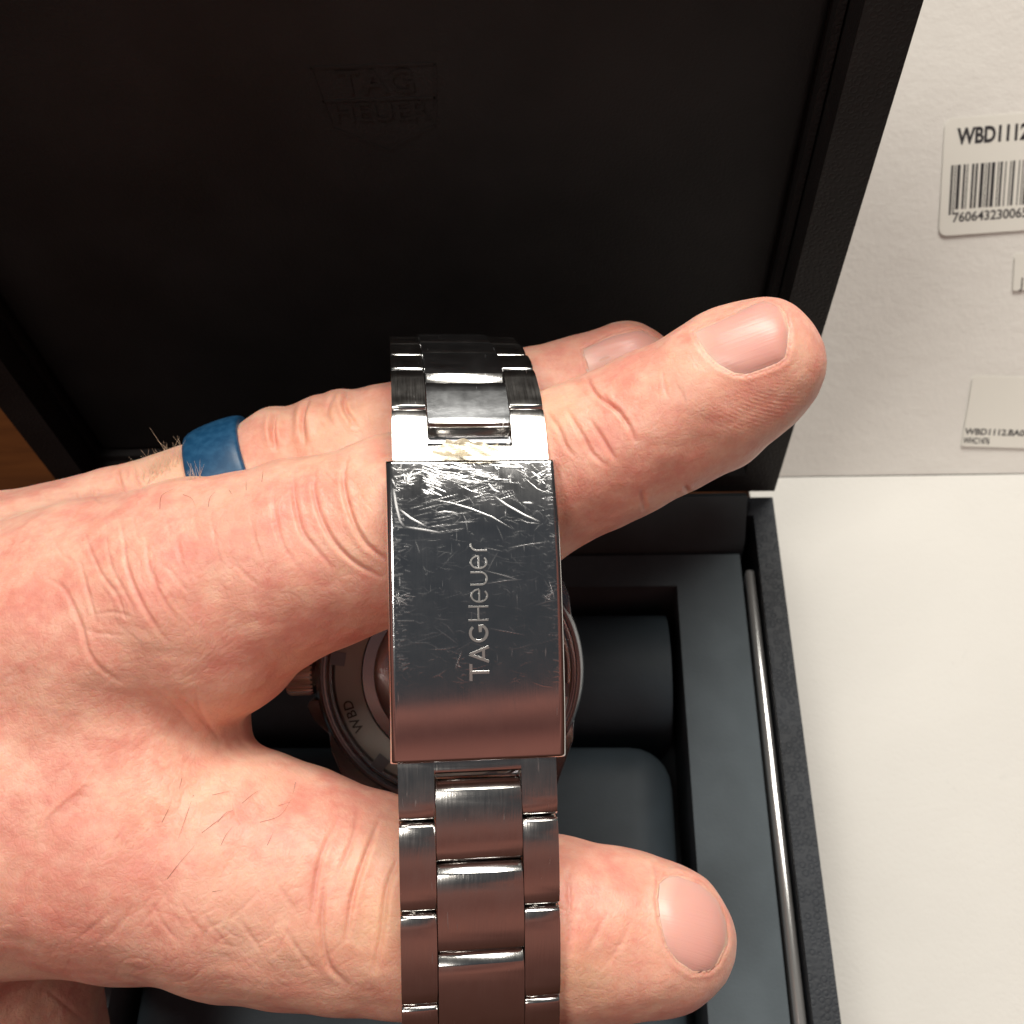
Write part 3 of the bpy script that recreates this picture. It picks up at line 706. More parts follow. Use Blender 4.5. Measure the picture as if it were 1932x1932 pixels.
# crown and its guards
V = []; Fc = []; nt = 26 * 4; prof = [(19.6, 2.2), (20.6, 2.9), (20.9, 3.05), (24.1, 3.05), (24.6, 2.7), (24.8, .01)]
for k_ in range(nt):
    a = 2 * math.pi * k_ / nt; ph = k_ % 4; rr_ = 1.0 if ph in (0, 1) else .90
    for i, (x, r) in enumerate(prof):
        r2 = r * (rr_ if 1 < i < 5 else 1); V.append(case_pt(-x, r2 * math.cos(a) + .2, -4.6 + r2 * math.sin(a)))
m = len(prof)
for k_ in range(nt):
    for i in range(m - 1):
        a, b_ = k_ * m + i, ((k_ + 1) % nt) * m + i; Fc.append((a, a + 1, b_ + 1, b_))
add_sw(mesh_from('crown', V, Fc, M_crown, case, angle=25, cam_space=True))
for sy in (-1, 1):
    outl = [(17.8, 3.3), (20.9, 3.5), (21.6, 4.3), (20.6, 6.5), (18.0, 9.2), (15, 9)]
    b = bmesh.new(); lo_v = [b.verts.new(case_pt(-x, sy * y, -7.6)) for x, y in outl]; hi_v = [b.verts.new(case_pt(-x, sy * y, -1.4)) for x, y in outl]; n = len(outl)
    b.faces.new(lo_v); b.faces.new(hi_v[::-1])
    for i in range(n): b.faces.new((lo_v[i], lo_v[(i + 1) % n], hi_v[(i + 1) % n], hi_v[i]))
    bmesh.ops.bevel(b, geom=b.edges[:], offset=.5, segments=2, profile=.5, affect='EDGES')
    add_sw(bm_obj('crown_guard', b, M_case, case, angle=30, cam_space=True))

# ------------------------------------------------------------------ the hand (signed distance field -> one mesh)
def ch(*pts): return [(pix(u, v, D), r) for u, v, D, r in pts]
index = ch((1428, 688, 123.5, 7.8), (1392, 712, 124, 8.45), (1335, 750, 124.6, 8.85), (1240, 800, 125.8, 9.1), (1180, 832, 126.5, 9.05), (1095, 868, 127.2, 9.2), (1034, 893, 128, 9.45), (960, 930, 128.4, 10.1), (880, 962, 128.6, 10.7), (730, 1001, 128.6, 11.1), (570, 1052, 129, 11.9), (460, 1095, 130, 13.2), (380, 1130, 131, 15.2), (200, 1190, 134, 16.6), (0, 1262, 138, 18.8), (-220, 1345, 142, 21))
thumb = ch((1252, 1768, 127.2, 8.6), (1215, 1764, 127.2, 9.3), (1150, 1760, 127.4, 10.15), (1057, 1752, 127.6, 10.7), (960, 1745, 127.6, 11.1), (860, 1730, 128, 11.7), (754, 1712, 128.4, 12.4), (660, 1695, 129, 13.1), (560, 1672, 129.5, 14.0), (440, 1640, 130, 14.75), (300, 1598, 131, 15.7), (100, 1568, 134, 17.2), (-150, 1560, 138, 20), (-350, 1560, 142, 22))
ring_f = ch((1180, 722, 150, 8.5), (1100, 748, 150, 8.9), (1015, 776, 150, 9.1), (900, 806, 150, 9.3), (770, 842, 150, 9.5), (640, 874, 150, 9.9), (540, 905, 150, 9.7), (440, 945, 150, 9.6), (330, 985, 150, 9.9), (240, 1012, 150, 10.2), (120, 1060, 151, 11.5), (-60, 1130, 153, 14), (-240, 1190, 155, 16))
middle = ch((1200, 802, 141, 8.3), (1050, 872, 142, 9.2), (850, 945, 142, 9.8), (600, 1012, 142, 10.2), (400, 1062, 142, 10.8), (200, 1110, 144, 13), (0, 1180, 147, 16), (-220, 1260, 150, 18))
pinky = ch((500, 1085, 170, 7.2), (560, 1040, 168, 7.8), (430, 1050, 166, 8.3), (250, 1090, 163, 9.0), (80, 1150, 161, 11.5), (-150, 1230, 160, 15))
palm = ch((238, 1235, 148, 16.2), (120, 1330, 148, 18), (20, 1460, 148, 20), (-120, 1600, 150, 22), (-100, 1800, 154, 20.5), (-85, 2010, 156, 21), (-70, 2300, 160, 22))
web = ch((300, 1340, 136, 11.5), (220, 1420, 135, 14.5), (60, 1440, 138, 18))
h_ = .68
lo_b = np.array([-84., -27., 108.]); hi_b = np.array([40., 84., 182.])
gx, gy, gz = [np.arange(a, b + h_, h_, dtype=np.float32) for a, b in zip(lo_b, hi_b)]
GX, GY, GZ = np.meshgrid(gx, gy, gz, indexing='ij')
def seg_d(a, ra, b, rb):
    ba = b - a; L2 = float(ba @ ba)
    px, py, pz = GX - np.float32(a[0]), GY - np.float32(a[1]), GZ - np.float32(a[2])
    h = np.clip((px * ba[0] + py * ba[1] + pz * ba[2]) / L2, 0, 1).astype(np.float32)
    return np.sqrt((px - ba[0] * h) ** 2 + (py - ba[1] * h) ** 2 + (pz - ba[2] * h) ** 2).astype(np.float32) - (ra + (rb - ra) * h).astype(np.float32)
def smin(a, b, k):
    h = np.clip(.5 + .5 * (b - a) / k, 0, 1); return b + (a - b) * h - k * h * (1 - h)
def chain(c, k=1.2):
    d = None
    for (a, ra), (b, rb) in zip(c[:-1], c[1:]):
        e = seg_d(a, ra, b, rb); d = e if d is None else smin(d, e, k * .5)
    return d
UU = CC + F * GX / GZ
kk = (.35 + 5.5 * np.clip((330 - UU) / 330, 0, 1)).astype(np.float32)         # fingers separate beyond the knuckles
D_ = chain(palm); D_ = smin(D_, chain(web), 5.0)
D_ = smin(D_, chain(index), (1.2 + 5.5 * np.clip((520 - UU) / 250, 0, 1)).astype(np.float32))
D_ = smin(D_, chain(thumb), (1.5 + 6.5 * np.clip((560 - UU) / 250, 0, 1)).astype(np.float32))
D_ = smin(D_, chain(middle), kk); D_ = smin(D_, chain(ring_f), kk); D_ = smin(D_, chain(pinky), kk)
def surface_nets(Dv):
    s = Dv < 0; nx, ny, nz = Dv.shape
    cnt = np.zeros((nx - 1, ny - 1, nz - 1), np.int8)
    for i in (0, 1):
        for j in (0, 1):
            for k_ in (0, 1): cnt += s[i:nx - 1 + i, j:ny - 1 + j, k_:nz - 1 + k_]
    act = (cnt > 0) & (cnt < 8); I = np.argwhere(act); vid = -np.ones(act.shape, np.int64); vid[act] = np.arange(len(I))
    acc = np.zeros((len(I), 3)); wsum = np.zeros(len(I))
    corners = [(i, j, k_) for i in (0, 1) for j in (0, 1) for k_ in (0, 1)]
    for a in corners:
        for ax in range(3):
            if a[ax]: continue
            b = list(a); b[ax] = 1
            da = Dv[I[:, 0] + a[0], I[:, 1] + a[1], I[:, 2] + a[2]]; db = Dv[I[:, 0] + b[0], I[:, 1] + b[1], I[:, 2] + b[2]]
            cr_ = (da < 0) != (db < 0); t = np.where(cr_, da / np.where(cr_, da - db, 1), 0)
            p = np.tile(np.array(a, float), (len(I), 1)); p[:, ax] += t; acc[cr_] += p[cr_]; wsum[cr_] += 1
    P = I + acc / wsum[:, None]; faces = []
    for ax in range(3):
        sl0 = [slice(None)] * 3; sl1 = [slice(None)] * 3; sl0[ax] = slice(0, -1); sl1[ax] = slice(1, None)
        c = np.argwhere(s[tuple(sl0)] != s[tuple(sl1)]); u_, v_ = [q for q in range(3) if q != ax]
        ok = (c[:, u_] > 0) & (c[:, v_] > 0) & (c[:, u_] < Dv.shape[u_] - 1) & (c[:, v_] < Dv.shape[v_] - 1); c = c[ok]
        def g_(du, dv):
            q = c.copy(); q[:, u_] -= du; q[:, v_] -= dv; return vid[q[:, 0], q[:, 1], q[:, 2]]
        q = np.stack([g_(1, 1), g_(0, 1), g_(0, 0), g_(1, 0)], 1)
        flip = s[c[:, 0], c[:, 1], c[:, 2]] ^ (ax == 1); q[~flip] = q[~flip][:, ::-1]; faces.append(q)
    return P, np.vstack(faces)
P, Fq = surface_nets(D_); P = P * h_ + np.array([gx[0], gy[0], gz[0]])
del GX, GY, GZ, UU
# closed where the arm leaves the grid (outside the picture)
me = bpy.data.meshes.new('hand_base'); me.from_pydata(P.tolist(), [], Fq.tolist()); me.validate()
tmp = bpy.data.objects.new('tmp', me); col.objects.link(tmp)
sm = tmp.modifiers.new('s', 'SMOOTH'); sm.iterations = 3; sm.factor = .5
ss = tmp.modifiers.new('u', 'SUBSURF'); ss.levels = 2; ss.render_levels = 2
bpy.context.view_layer.update(); dg = bpy.context.evaluated_depsgraph_get()
hm = bpy.data.meshes.new_from_object(tmp.evaluated_get(dg)); bpy.data.objects.remove(tmp)
nv = len(hm.vertices); co = np.empty(nv * 3); hm.vertices.foreach_get('co', co); co = co.reshape(-1, 3)
no = np.empty(nv * 3); hm.vertices.foreach_get('normal', no); no = no.reshape(-1, 3)
view = co / np.linalg.norm(co, axis=1)[:, None]
if np.mean((no * (co - co.mean(0))).sum(1)) < 0: hm.flip_normals(); no = -no
facing = np.clip(-(no * view).sum(1) * 2.0 + .15, 0, 1)
U = CC + F * co[:, 0] / co[:, 2]; Vp = CC + F * co[:, 1] / co[:, 2]
def poly_dist(pts):
    pts = np.asarray(pts, float); best = np.full(len(U), 1e9); tt = np.zeros(len(U)); L = np.concatenate([[0], np.cumsum(np.linalg.norm(np.diff(pts, axis=0), axis=1))])
    lo2 = pts.min(0) - 40; hi2 = pts.max(0) + 40; sel = np.where((U > lo2[0]) & (U < hi2[0]) & (Vp > lo2[1]) & (Vp < hi2[1]))[0]
    u, v = U[sel], Vp[sel]; bs = np.full(len(sel), 1e9); ts = np.zeros(len(sel))
    for i in range(len(pts) - 1):
        a, b = pts[i], pts[i + 1]; d = b - a; l2 = d @ d; h = np.clip(((u - a[0]) * d[0] + (v - a[1]) * d[1]) / l2, 0, 1)
        e = np.hypot(u - a[0] - d[0] * h, v - a[1] - d[1] * h); m_ = e < bs; bs[m_] = e[m_]; ts[m_] = (L[i] + h[m_] * math.sqrt(l2)) / L[-1]
    return sel, bs, ts
disp = np.zeros(nv); red = np.zeros(nv); yel = np.zeros(nv)
def smooth_line(pts, n=6):
    return catmull(pts, n) if len(pts) > 2 else np.array(pts, float)
def crease_(pts, depth=.30, sig=4.0, puff=.22, dmin=0, dmax=1e9, ends=True):
    sig = sig * .82; sel, d, t = poly_dist(smooth_line(pts)); tp = np.sin(np.pi * np.clip(t, .02, .98)) ** .6 if ends else 1.0
    ok = (co[sel, 2] > dmin) & (co[sel, 2] < dmax)
    disp[sel] += ok * tp * facing[sel] * depth * (-np.exp(-(d / sig) ** 2) + puff * np.exp(-((d - 2.4 * sig) / (1.7 * sig)) ** 2))
    red[sel] += ok * tp * facing[sel] * .55 * np.exp(-(d / (sig * .9)) ** 2) * min(1, depth * 3)
def z4(*p): return [(x * .3968, 702.8 + y * .3968) for x, y in p]
def z5(*p): return [(x * .3968, 1277.8 + y * .3968) for x, y in p]
def z6(*p): return [(958.3 + x * .3307, 511.1 + y * .3307) for x, y in p]
def z7(*p): return [(958.3 + x * .3307, 1405.6 + y * .3307) for x, y in p]
for pts, dp, sg in ((z4((1650, 400), (1630, 520), (1670, 680), (1740, 810), (1850, 900)), .55, 5), (z4((1500, 460), (1490, 560), (1530, 700), (1600, 820), (1700, 910), (1810, 970)), .42, 5),
                    (z4((1400, 430), (1395, 560), (1430, 740), (1500, 840), (1580, 930)), .34, 5), (z4((1300, 560), (1310, 700), (1350, 830), (1430, 940)), .2, 5),
                    (z4((580, 720), (600, 900), (660, 1060), (740, 1200), (800, 1290)), .38, 4.5), (z4((690, 780), (720, 950), (790, 1100), (860, 1190)), .30, 4.5),
                    (z4((400, 750), (430, 850), (480, 960), (560, 1060), (600, 1160)), .26, 4), (z4((370, 880), (400, 1000), (430, 1100), (460, 1200)), .24, 4),
                    (z4((200, 960), (300, 1030), (380, 1200), (420, 1320), (480, 1400), (570, 1470)), .34, 5), (z4((760, 900), (830, 960), (900, 1060)), .18, 4),
                    (z4((840, 780), (860, 880), (900, 980)), .15, 4), (z4((250, 780), (290, 860), (350, 900)), .14, 4), (z4((500, 760), (520, 900), (570, 1000), (640, 1120)), .22, 4),
                    (z4((450, 1150), (550, 1140), (650, 1170)), .14, 4), (z4((380, 1210), (470, 1240), (600, 1250)), .10, 4), (z4((1100, 860), (1150, 950), (1230, 1010)), .10, 4),
                    (z4((1200, 700), (1220, 820), (1260, 900)), .12, 4), (z4((1010, 700), (1030, 830), (1060, 940)), .09, 4), (z4((920, 600), (930, 720), (950, 800)), .09, 4),
                    (z4((640, 480), (650, 560), (640, 640)), .10, 4), (z4((560, 500), (590, 570)), .12, 4), (z4((740, 400), (760, 470), (740, 540)), .08, 4)):
    crease_(pts, dp * (.60 if pts[0][0] < 400 else .85), sg, dmax=140)
# second finger: folds that reach its outline
for pts, dp, sg in ((z4((1312, 200), (1300, 280), (1310, 360)), .55, 5), (z4((1470, 130), (1440, 230), (1450, 340)), .55, 6), (z4((1600, 100), (1555, 190), (1580, 250)), .25, 5), (z4((1655, 100), (1640, 170), (1690, 250)), .45, 5),
                    (z4((560, 470), (570, 520), (600, 580)), .3, 4), (z4((640, 450), (650, 520), (690, 570)), .25, 4), (z4((430, 530), (450, 590), (500, 620)), .25, 4), (z4((370, 560), (380, 620)), .2, 4)):
    crease_(pts, dp, sg, puff=.7)
for pts, dp, sg in ((z6((440, 590), (500, 700), (620, 790), (690, 890), (720, 970)), .42, 4.5), (z6((340, 800), (420, 930), (480, 1040), (560, 1110)), .28, 4.5), (z6((470, 850), (540, 960), (620, 1090)), .26, 4.5),
                    (z6((220, 800), (290, 900), (330, 1000), (390, 1070)), .22, 4.5), (z6((760, 1250), (775, 1310), (785, 1370)), .3, 5), (z6((540, 700), (590, 760)), .15, 4), (z6((960, 640), (1000, 720), (1010, 800)), .07, 4),
                    (z6((880, 560), (900, 680), (930, 760)), .06, 4), (z6((1010, 1235), (1025, 1260), (1040, 1275)), .3, 5)):
    crease_(pts, dp, sg)
for pts, dp, sg in ((z5((1800, 690), (1720, 900), (1670, 1080), (1650, 1250)), .50, 5.5), (z5((1895, 860), (1840, 1000), (1815, 1200), (1780, 1400)), .42, 6), (z5((1600, 690), (1520, 880), (1480, 1150)), .24, 6),
                    (z5((1545, 980), (1530, 1180), (1560, 1360), (1650, 1460)), .34, 6), (z5((1700, 620), (1680, 760), (1600, 960)), .2, 6), (z5((1420, 1130), (1330, 1000), (1300, 920)), .1, 6),
                    (z5((1340, 1180), (1420, 1300), (1500, 1400)), .13, 5), (z5((1130, 1130), (1180, 1220), (1250, 1320)), .10, 5), (z5((960, 1120), (1040, 1230), (1100, 1300)), .08, 5), (z5((850, 1060), (920, 1160), (1000, 1260)), .07, 5),
                    (z5((720, 1080), (780, 1180), (860, 1260)), .06, 5), (z5((540, 1100), (430, 1200), (360, 1240)), .07, 5), (z5((640, 1080), (560, 1190), (470, 1270)), .06, 5), (z5((800, 1010), (720, 1120), (640, 1210)), .06, 5),
                    (z5((1240, 1000), (1160, 1090), (1080, 1160)), .05, 5), (z5((830, 80), (900, 130), (980, 230)), .12, 5), (z5((740, 60), (840, 150), (930, 260)), .10, 5), (z5((930, 70), (960, 180), (1050, 300)), .16, 6),
                    (z5((400, 1640), (240, 1500), (200, 1480)), .1, 5)):
    crease_(pts, dp, sg)
crease_(z5((440, 440), (380, 520), (280, 600), (200, 690), (180, 800)), -.16, 7, 0)          # raised pale scar line
for pts, dp, sg in ((z7((560, 960), (500, 1080), (440, 1200)), .10, 6), (z7((400, 900), (360, 1050), (350, 1200)), .10, 6), (z7((820, 650), (850, 720), (850, 790)), .2, 5), (z7((700, 1000), (650, 1120), (560, 1260)), .08, 6), (z7((340, 700), (350, 900), (345, 1100)), .14, 6)):
    crease_(pts, dp, sg)
# nail folds
NI = [(1309, 628), (1314, 643), (1332, 670), (1355, 691), (1385, 706), (1411, 708), (1438, 700), (1468, 688), (1483, 676), (1488, 653), (1490, 620), (1483, 594), (1470, 577), (1452, 568), (1432, 569), (1401, 583), (1360, 602), (1325, 618)]
NT = [(1241, 1664), (1256, 1653), (1279, 1651), (1322, 1668), (1353, 1697), (1370, 1736), (1374, 1779), (1356, 1817), (1337, 1833), (1306, 1834), (1276, 1816), (1256, 1786), (1243, 1736), (1238, 1697)]
NR = [(1098, 657), (1150, 634), (1204, 622), (1236, 633), (1244, 644), (1215, 664), (1170, 686), (1118, 708), (1104, 690)]
def inside(poly, u, v):
    poly = np.asarray(poly, float); c = np.zeros(len(u), bool); j = len(poly) - 1
    for i in range(len(poly)):
        xi, yi = poly[i]; xj, yj = poly[j]; m_ = ((yi > v) != (yj > v)) & (u < (xj - xi) * (v - yi) / (yj - yi + 1e-9) + xi); c ^= m_; j = i
    return c
def nail_fold(poly, dmin, dmax, depth=.42, lift=.30):
    pl = np.vstack([poly, poly[0]]); sel, d, t = poly_dist(pl); ins = inside(poly, U[sel], Vp[sel]); ok = (co[sel, 2] > dmin) & (co[sel, 2] < dmax) & (facing[sel] > .05)
    disp[sel] += ok * facing[sel] * np.where(ins, -depth * (1 - np.exp(-(d / 5) ** 2)), -depth * .4 * np.exp(-(d / 3) ** 2) + lift * np.exp(-((d - 8) / 6) ** 2))
    red[sel] += ok * ~ins * .35 * np.exp(-(d / 5) ** 2)
nail_fold(NI, 0, 138, .30, .06); nail_fold(NT, 0, 138, .34, .08); nail_fold(NR, 138, 200, .25, .04)
# organic unevenness
rs = np.random.RandomState(21); low = np.zeros(nv)
for wl_, amp in ((14, .20), (8, .09), (4.5, .035), (2.4, .018)):
    for _ in range(8):
        kv = unit(rs.normal(size=3)) * 2 * math.pi / wl_ * rs.uniform(.8, 1.25); low += amp / 3 * np.sin(co @ kv + rs.uniform(0, 6.3))
disp += low
# fine cross-hatched lines over the thumb base and knuckle
hat = np.zeros(nv)
for wl_, ang, amp in ((13, 55, .028), (10, -40, .022), (17, 75, .03), (8, 20, .012)):
    a = math.radians(ang); w_ = 9 * np.sin(U * .021 + Vp * .013) + 7 * np.sin(U * .017 - Vp * .031); ph = (U * math.cos(a) + Vp * math.sin(a) + w_) * 2 * math.pi / wl_
    hat += amp * (np.abs(np.sin(ph / 2)) ** .5 - .7) * (.5 + .5 * np.sin(U * .037 + Vp * .029 * ang / 40))
disp += hat * facing * .55 * (U < 1000)
# transverse creasing of the index knuckle and fine lines across the finger
a = math.radians(-24); tx = U * math.cos(a) + Vp * math.sin(a); ty = -U * math.sin(a) + Vp * math.cos(a)
wrp = 10 * np.sin(ty * .018 + 1.3) + 6 * np.sin(ty * .041 + tx * .008) + 4 * np.sin(ty * .083 - tx * .02)
msk = np.exp(-((U - 290) / 170) ** 2 - ((Vp - 1090) / 150) ** 2) + .8 * np.exp(-((U - 640) / 110) ** 2 - ((Vp - 950) / 130) ** 2) + .5 * np.exp(-((U - 1040) / 90) ** 2 - ((Vp - 880) / 120) ** 2)
for wl_, amp, ph in ((27, .085, 0), (17, .06, 2.1), (11.5, .035, 4.0)):
    env = .5 + .5 * np.sin(tx * .05 + ty * .03 + ph) * np.sin(ty * .045 + ph)
    disp -= facing * msk * env * amp * np.exp(-(np.abs(np.sin((tx + wrp) * math.pi / wl_ + ph)) / .28) ** 2) * (co[:, 2] < 142)
# crossing skin lines over the ball and the lower side of the thumb
mt = np.exp(-((U - 430) / 330) ** 2 - ((Vp - 1770) / 95) ** 2) + .55 * np.exp(-((U - 330) / 300) ** 2 - ((Vp - 1480) / 130) ** 2) + .5 * np.exp(-((U - 1110) / 90) ** 2 - ((Vp - 1780) / 130) ** 2) + .18
for wl_, ang, amp, ph in ((31, 40, .065, .4), (24, -42, .055, 1.9), (16, 52, .034, 3.1), (13, -30, .026, .9), (19, 5, .03, 2.2)):
    a = math.radians(ang); tx = U * math.cos(a) + Vp * math.sin(a); ty = -U * math.sin(a) + Vp * math.cos(a)
    w_ = 12 * np.sin(ty * .021 + ph) + 7 * np.sin(ty * .047 + tx * .013 + ph) + 4 * np.sin(ty * .11 - tx * .03)
    env = np.clip(.25 + .9 * np.sin(tx * .037 + ty * .016 + ph) * np.sin(ty * .033 - tx * .011 + ph), 0, 1)
    disp -= facing * mt * env * amp * np.exp(-(np.abs(np.sin((tx + w_) * math.pi / wl_)) / .26) ** 2) * (co[:, 2] < 150)
# fingerprint ridges near the index pad
a = z6((1350, 760))[0]; wgt = np.exp(-(((U - a[0] - 20) / 95) ** 2 + ((Vp - a[1]) / 60) ** 2)) * (co[:, 2] < 140)
disp += wgt * .030 * np.sin(np.hypot(U - 1500, (Vp - 560) * 1.1) * 2 * math.pi / 8.5) * facing
def blob(u, v, ru, rv, amp, arr, rot=0):
    c, s = math.cos(rot), math.sin(rot); x = (U - u) * c + (Vp - v) * s; y = -(U - u) * s + (Vp - v) * c; arr += amp * np.exp(-(x / ru) ** 2 - (y / rv) ** 2)
for q in ((430, 1010, 130, 55, .5, red, -.3), (120, 1620, 130, 90, .5, red), (90, 1750, 120, 60, .3, red), (430, 1240, 110, 60, .55, red, .3), (620, 1190, 120, 50, .35, red), (510, 1560, 90, 50, .35, red), (460, 1690, 120, 40, .3, red),
          (130, 1110, 60, 25, .4, red), (300, 1150, 90, 40, .35, red), (1110, 660, 70, 40, .45, red), (1420, 740, 90, 40, .35, red), (1290, 770, 60, 40, .2, red), (1170, 1700, 60, 70, .35, red), (1110, 1650, 60, 40, .3, red),
          (720, 1730, 60, 110, .7, yel), (690, 950, 55, 70, .35, yel), (640, 790, 100, 40, .45, yel), (330, 880, 70, 30, .6, yel), (1050, 780, 55, 70, .45, yel), (1100, 1840, 70, 60, .6, yel), (600, 1790, 90, 60, .35, yel),
          (330, 1500, 120, 60, .4, yel), (1010, 990, 60, 40, .3, yel), (560, 860, 90, 40, .3, yel)):
    blob(*q)
co2 = co + no * disp[:, None]
for u0_, v0_, r0_, a0_ in ((500, 800, 30, .45), (585, 782, 20, .30), (640, 762, 28, .45), (545, 795, 14, -.45), (612, 770, 10, -.40), (668, 765, 10, -.35), (705, 745, 22, .25), (245, 905, 22, .2), (222, 908, 8, -.25), (160, 938, 10, -.2), (100, 950, 12, -.2)):
    co2 += no * (a0_ * np.exp(-((U - u0_) ** 2 + ((Vp - v0_) * .45) ** 2) / r0_ ** 2) * (co[:, 2] > 136) * (no[:, 2] < .5))[:, None]
W3 = cam2w(co2) * .001; hm.vertices.foreach_set('co', W3.ravel()); hm.update()
for nm, arr in (('red', red), ('yel', yel)):
    at = hm.attributes.new(nm, 'FLOAT', 'POINT'); at.data.foreach_set('value', np.clip(arr, 0, 1).astype(np.float32))
hm.polygons.foreach_set('use_smooth', [True] * len(hm.polygons)); hm.name = 'hand'
hand = link_mesh('hand', hm, M_skin)
tag(hand, 'left hand holding the watch bracelet between index finger and thumb', 'hand')

# ray casts against the hand for everything that grows from it
tree = BVHTree.FromObject(hand, bpy.context.evaluated_depsgraph_get())
def hit(u, v, dstart=90.0):
    r = unit(R @ np.array([(u - CC) / F, (v - CC) / F, 1.0])); o0 = CAM + R @ pix(u, v, dstart)
    p, n_, i, d = tree.ray_cast(Vector(o0 * .001), Vector(r))
    if p is None: return None, None
    n_ = np.array(n_); 
    if n_ @ r > 0: n_ = -n_
    return np.array(p) * 1000, n_
def make_nail(poly, prox, dist, dstart, label, hmax=.62):
    poly = np.asarray(poly, float); cen = poly.mean(0); cl = catmull(np.vstack([poly, poly[0]]), 6)[:-1]; n = len(cl); rings = 16; V = []; A = []
    ax = np.array(dist, float) - np.array(prox, float); al = np.linalg.norm(ax); ax /= al; ay = np.array([-ax[1], ax[0]])
    def add(q, t):
        p, n_ = hit(q[0], q[1], dstart); x = ((q - np.array(prox)) @ ax) / al; y = ((q - np.array(prox)) @ ay) / al
        if p is None: return False
        h = hmax * (1 - t ** 5) * (.75 + .35 * max(0, min(1, x))) - .05
        V.append((p, n_, h)); A.append((x, y, 0)); return True
    add(cen, 0)
    for k_ in range(1, rings + 1):
        t = k_ / rings
        for i in range(n):
            q = cen + (cl[i] - cen) * t
            if not add(q, t):
                qq = q.copy()
                for s_ in range(12):
                    qq = qq + (cen - qq) * .04
                    if hit(qq[0], qq[1], dstart)[0] is not None: break
                add(qq, t)
    Pn = np.array([v[0] for v in V]); Nn = np.array([v[1] for v in V]); Hn = np.array([v[2] for v in V])
    # a nail is smoother than the skin below: blend towards a fitted quadratic surface
    c_ = (Pn - CAM) @ R; uu = (c_[:, 0] - c_[:, 0].mean()); vv = (c_[:, 1] - c_[:, 1].mean()); Z = c_[:, 2]
    Bm = np.stack([np.ones_like(uu), uu, vv, uu * uu, uu * vv, vv * vv, uu ** 3, uu * uu * vv, uu * vv * vv, vv ** 3], 1); cf, *_ = np.linalg.lstsq(Bm, Z, rcond=None)
    zf = Bm @ cf; c_[:, 2] = zf * .85 + Z * .15
    sc_ = c_[:, 2] / Z; c_[:, 0] *= sc_; c_[:, 1] *= sc_
    Nf = Nn.mean(0); Nf /= np.linalg.norm(Nf); Nn = Nn * .6 + Nf * .4; Nn /= np.linalg.norm(Nn, axis=1)[:, None]
    Pt = cam2w(c_) + Nn * Hn[:, None]
    Fc = [(0, 1 + i, 1 + (i + 1) % n) for i in range(n)]
    for k_ in range(rings - 1):
        for i in range(n):
            a = 1 + k_ * n + i; b = 1 + k_ * n + (i + 1) % n; Fc.append((a, a + n, b + n, b))
    last = 1 + (rings - 1) * n; m0 = len(Pt); low_ = Pt[last:] - Nn[last:] * .5; Pt = np.vstack([Pt, low_])
    for i in range(n): Fc.append((last + i, m0 + i, m0 + (i + 1) % n, last + (i + 1) % n))
    o = mesh_from('nail', Pt, Fc, M_nail, hand, angle=60)
    at = o.data.attributes.new('nl', 'FLOAT_VECTOR', 'POINT'); AA = np.vstack([np.array(A), np.array(A)[last:]]).astype(np.float32); at.data.foreach_set('vector', AA.ravel())
    return o
make_nail(NI, (1330, 665), (1488, 610), 90, '')
make_nail(NT, (1240, 1725), (1376, 1765), 90, '')
make_nail(NR, (1100, 680), (1246, 650), 139.5, '', .3)

# hairs
def hair_set(name, lines, mt, rad, tip=0.3):
    V = []; Fc = []
    for pts in lines:
        P_ = catmull(pts, 5) if len(pts) > 2 else np.array(pts); n = len(P_); b0 = len(V)
        for i, p in enumerate(P_):
            r = rad * (1 - (1 - tip) * i / (n - 1)); t = unit(P_[min(n - 1, i + 1)] - P_[max(0, i - 1)]); s1 = unit(np.cross(t, [.3, .2, .9])); s2 = np.cross(t, s1)
            for k_ in range(4):
                a = math.pi / 2 * k_; V.append(p + (s1 * math.cos(a) + s2 * math.sin(a)) * r)
        for i in range(n - 1):
            for k_ in range(4): Fc.append((b0 + i * 4 + k_, b0 + i * 4 + (k_ + 1) % 4, b0 + (i + 1) * 4 + (k_ + 1) % 4, b0 + (i + 1) * 4 + k_))
    o = mesh_from(name, V, Fc, mt, hand); o['kind'] = 'stuff'; return o
rs = np.random.RandomState(5); lines = []
def surf_line(pts, lift=.12):
    out = []
    for i, (u, v) in enumerate(pts):
        p, n_ = hit(u, v)
        if p is None: return None
        out.append(p + n_ * lift * (i / (len(pts) - 1) * 2.0))
    return out
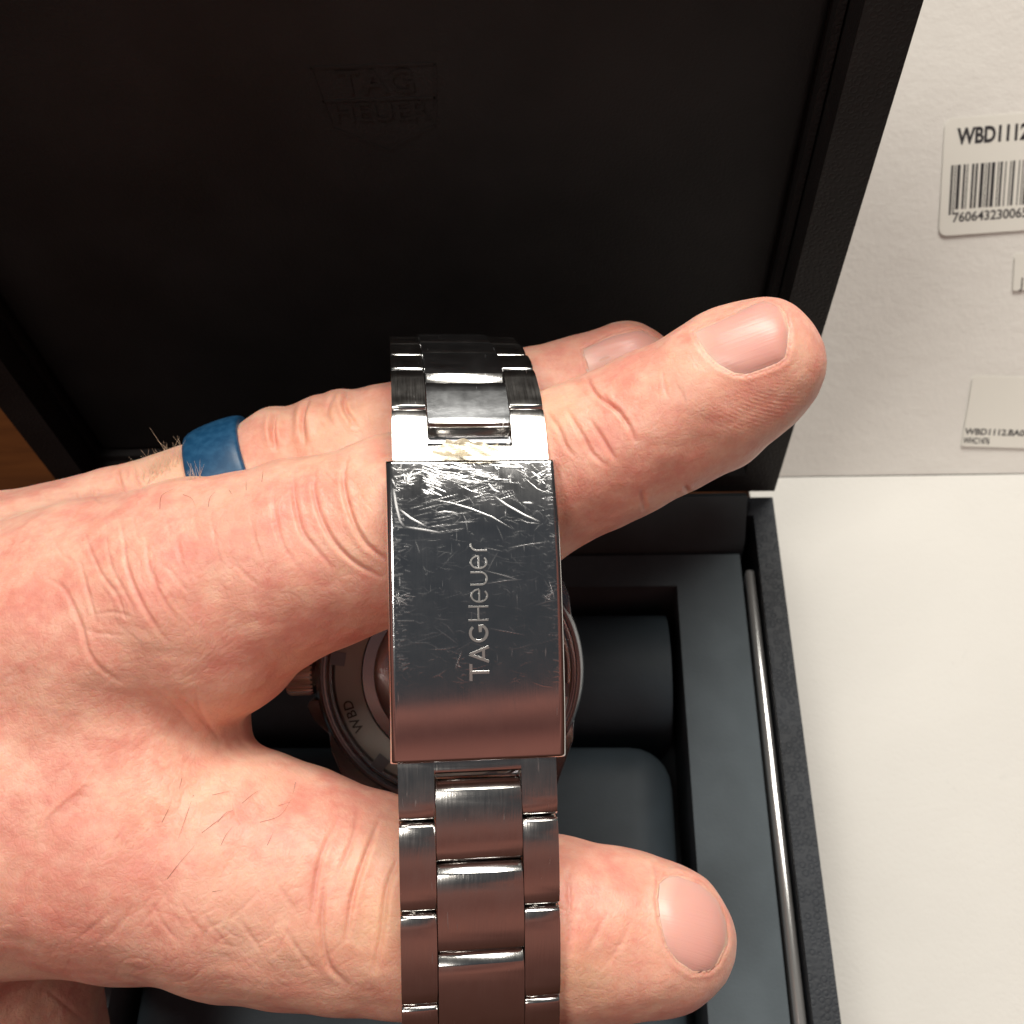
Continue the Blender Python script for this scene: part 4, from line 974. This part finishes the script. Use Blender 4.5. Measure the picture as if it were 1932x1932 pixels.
for pts in (z5((795, 960), (850, 890), (930, 800)), z5((1050, 800), (1075, 750), (1105, 715)), z5((1235, 690), (1330, 660), (1385, 590)), z5((1010, 1020), (1060, 1010)), z5((1150, 600), (1200, 560), (1245, 535)),
            z5((1035, 690), (1070, 650), (1110, 635)), z5((865, 480), (850, 540)), z5((1405, 500), (1390, 570)), z5((920, 560), (880, 680), (850, 770)), z5((1010, 560), (1100, 545)), z5((960, 740), (1040, 680), (1100, 640)),
            z5((770, 690), (810, 610)), z5((1325, 610), (1380, 600)), z5((1270, 800), (1300, 740)), z4((1245, 520), (1255, 470)), z4((990, 640), (1000, 600), (1030, 570)), z4((870, 580), (910, 600), (935, 640)), z4((1090, 560), (1110, 590)), z4((1170, 560), (1175, 520)), z4((760, 650), (770, 590), (830, 560))):
    L_ = surf_line(pts)
    if L_ is not None: lines.append(L_)
hair_set('hair', lines, M_hair, .022)
lines = []
for _ in range(90):                                    # fine hairs on the outline left of the ring
    u = rs.uniform(262, 345); v = 905 - (u - 262) * .60 + rs.uniform(-6, 22)
    p, n_ = hit(u, v)
    if p is None: continue
    L = rs.uniform(1.0, 3.4); d = dirv(unit([rs.uniform(-.9, .5), -1 + rs.uniform(-.2, .3), rs.uniform(-.4, .3)])); e = dirv(unit([rs.uniform(-1, .8), -.5, 0]))
    lines.append([p, p + d * L * .5, p + d * L * .8 + e * L * .3])
p, n_ = hit(322, 868)
if p is not None: lines.append([p, p + dirv([-.5, -.8, 0]) * 2.5, p + dirv([-.55, -.85, 0]) * 5.2])
for _ in range(14):
    u = rs.uniform(350, 382); v = 905 - (u - 350) * .3; p, n_ = hit(u, v + 4)
    if p is not None: lines.append([p, p + dirv(unit([rs.uniform(-.5, .8), -1, -.3])) * rs.uniform(.8, 2.4)])
hair_set('fine_hair', lines, M_hairl, .024)

# ------------------------------------------------------------------ blue silicone ring
a0 = pix(330, 985, 150); a1 = pix(540, 905, 150); ax = unit(a1 - a0); cen = pix(458, 936, 150)
e1 = unit(np.cross(ax, [0, 0, 1])); e2 = np.cross(ax, e1); V = []; Fc = []; prof = []
hwid = 3.95
for i in range(13):
    t = math.pi * i / 12; prof.append((-hwid * math.cos(t), 10.35 + .85 * math.sin(t) ** .7))
prof += [(hwid * .98, 9.7), (-hwid * .98, 9.7)]; m = len(prof); n = 96
for k_ in range(n):
    a = 2 * math.pi * k_ / n
    for x, r in prof: V.append(cen + ax * x + (e1 * math.cos(a) + e2 * math.sin(a)) * r)
for k_ in range(n):
    for i in range(m):
        Fc.append((k_ * m + i, k_ * m + (i + 1) % m, ((k_ + 1) % n) * m + (i + 1) % m, ((k_ + 1) % n) * m + i))
tag(mesh_from('finger_ring', V, Fc, M_blue, None, angle=50, cam_space=True), 'plain dark blue silicone ring worn on the finger behind the index finger', 'ring')
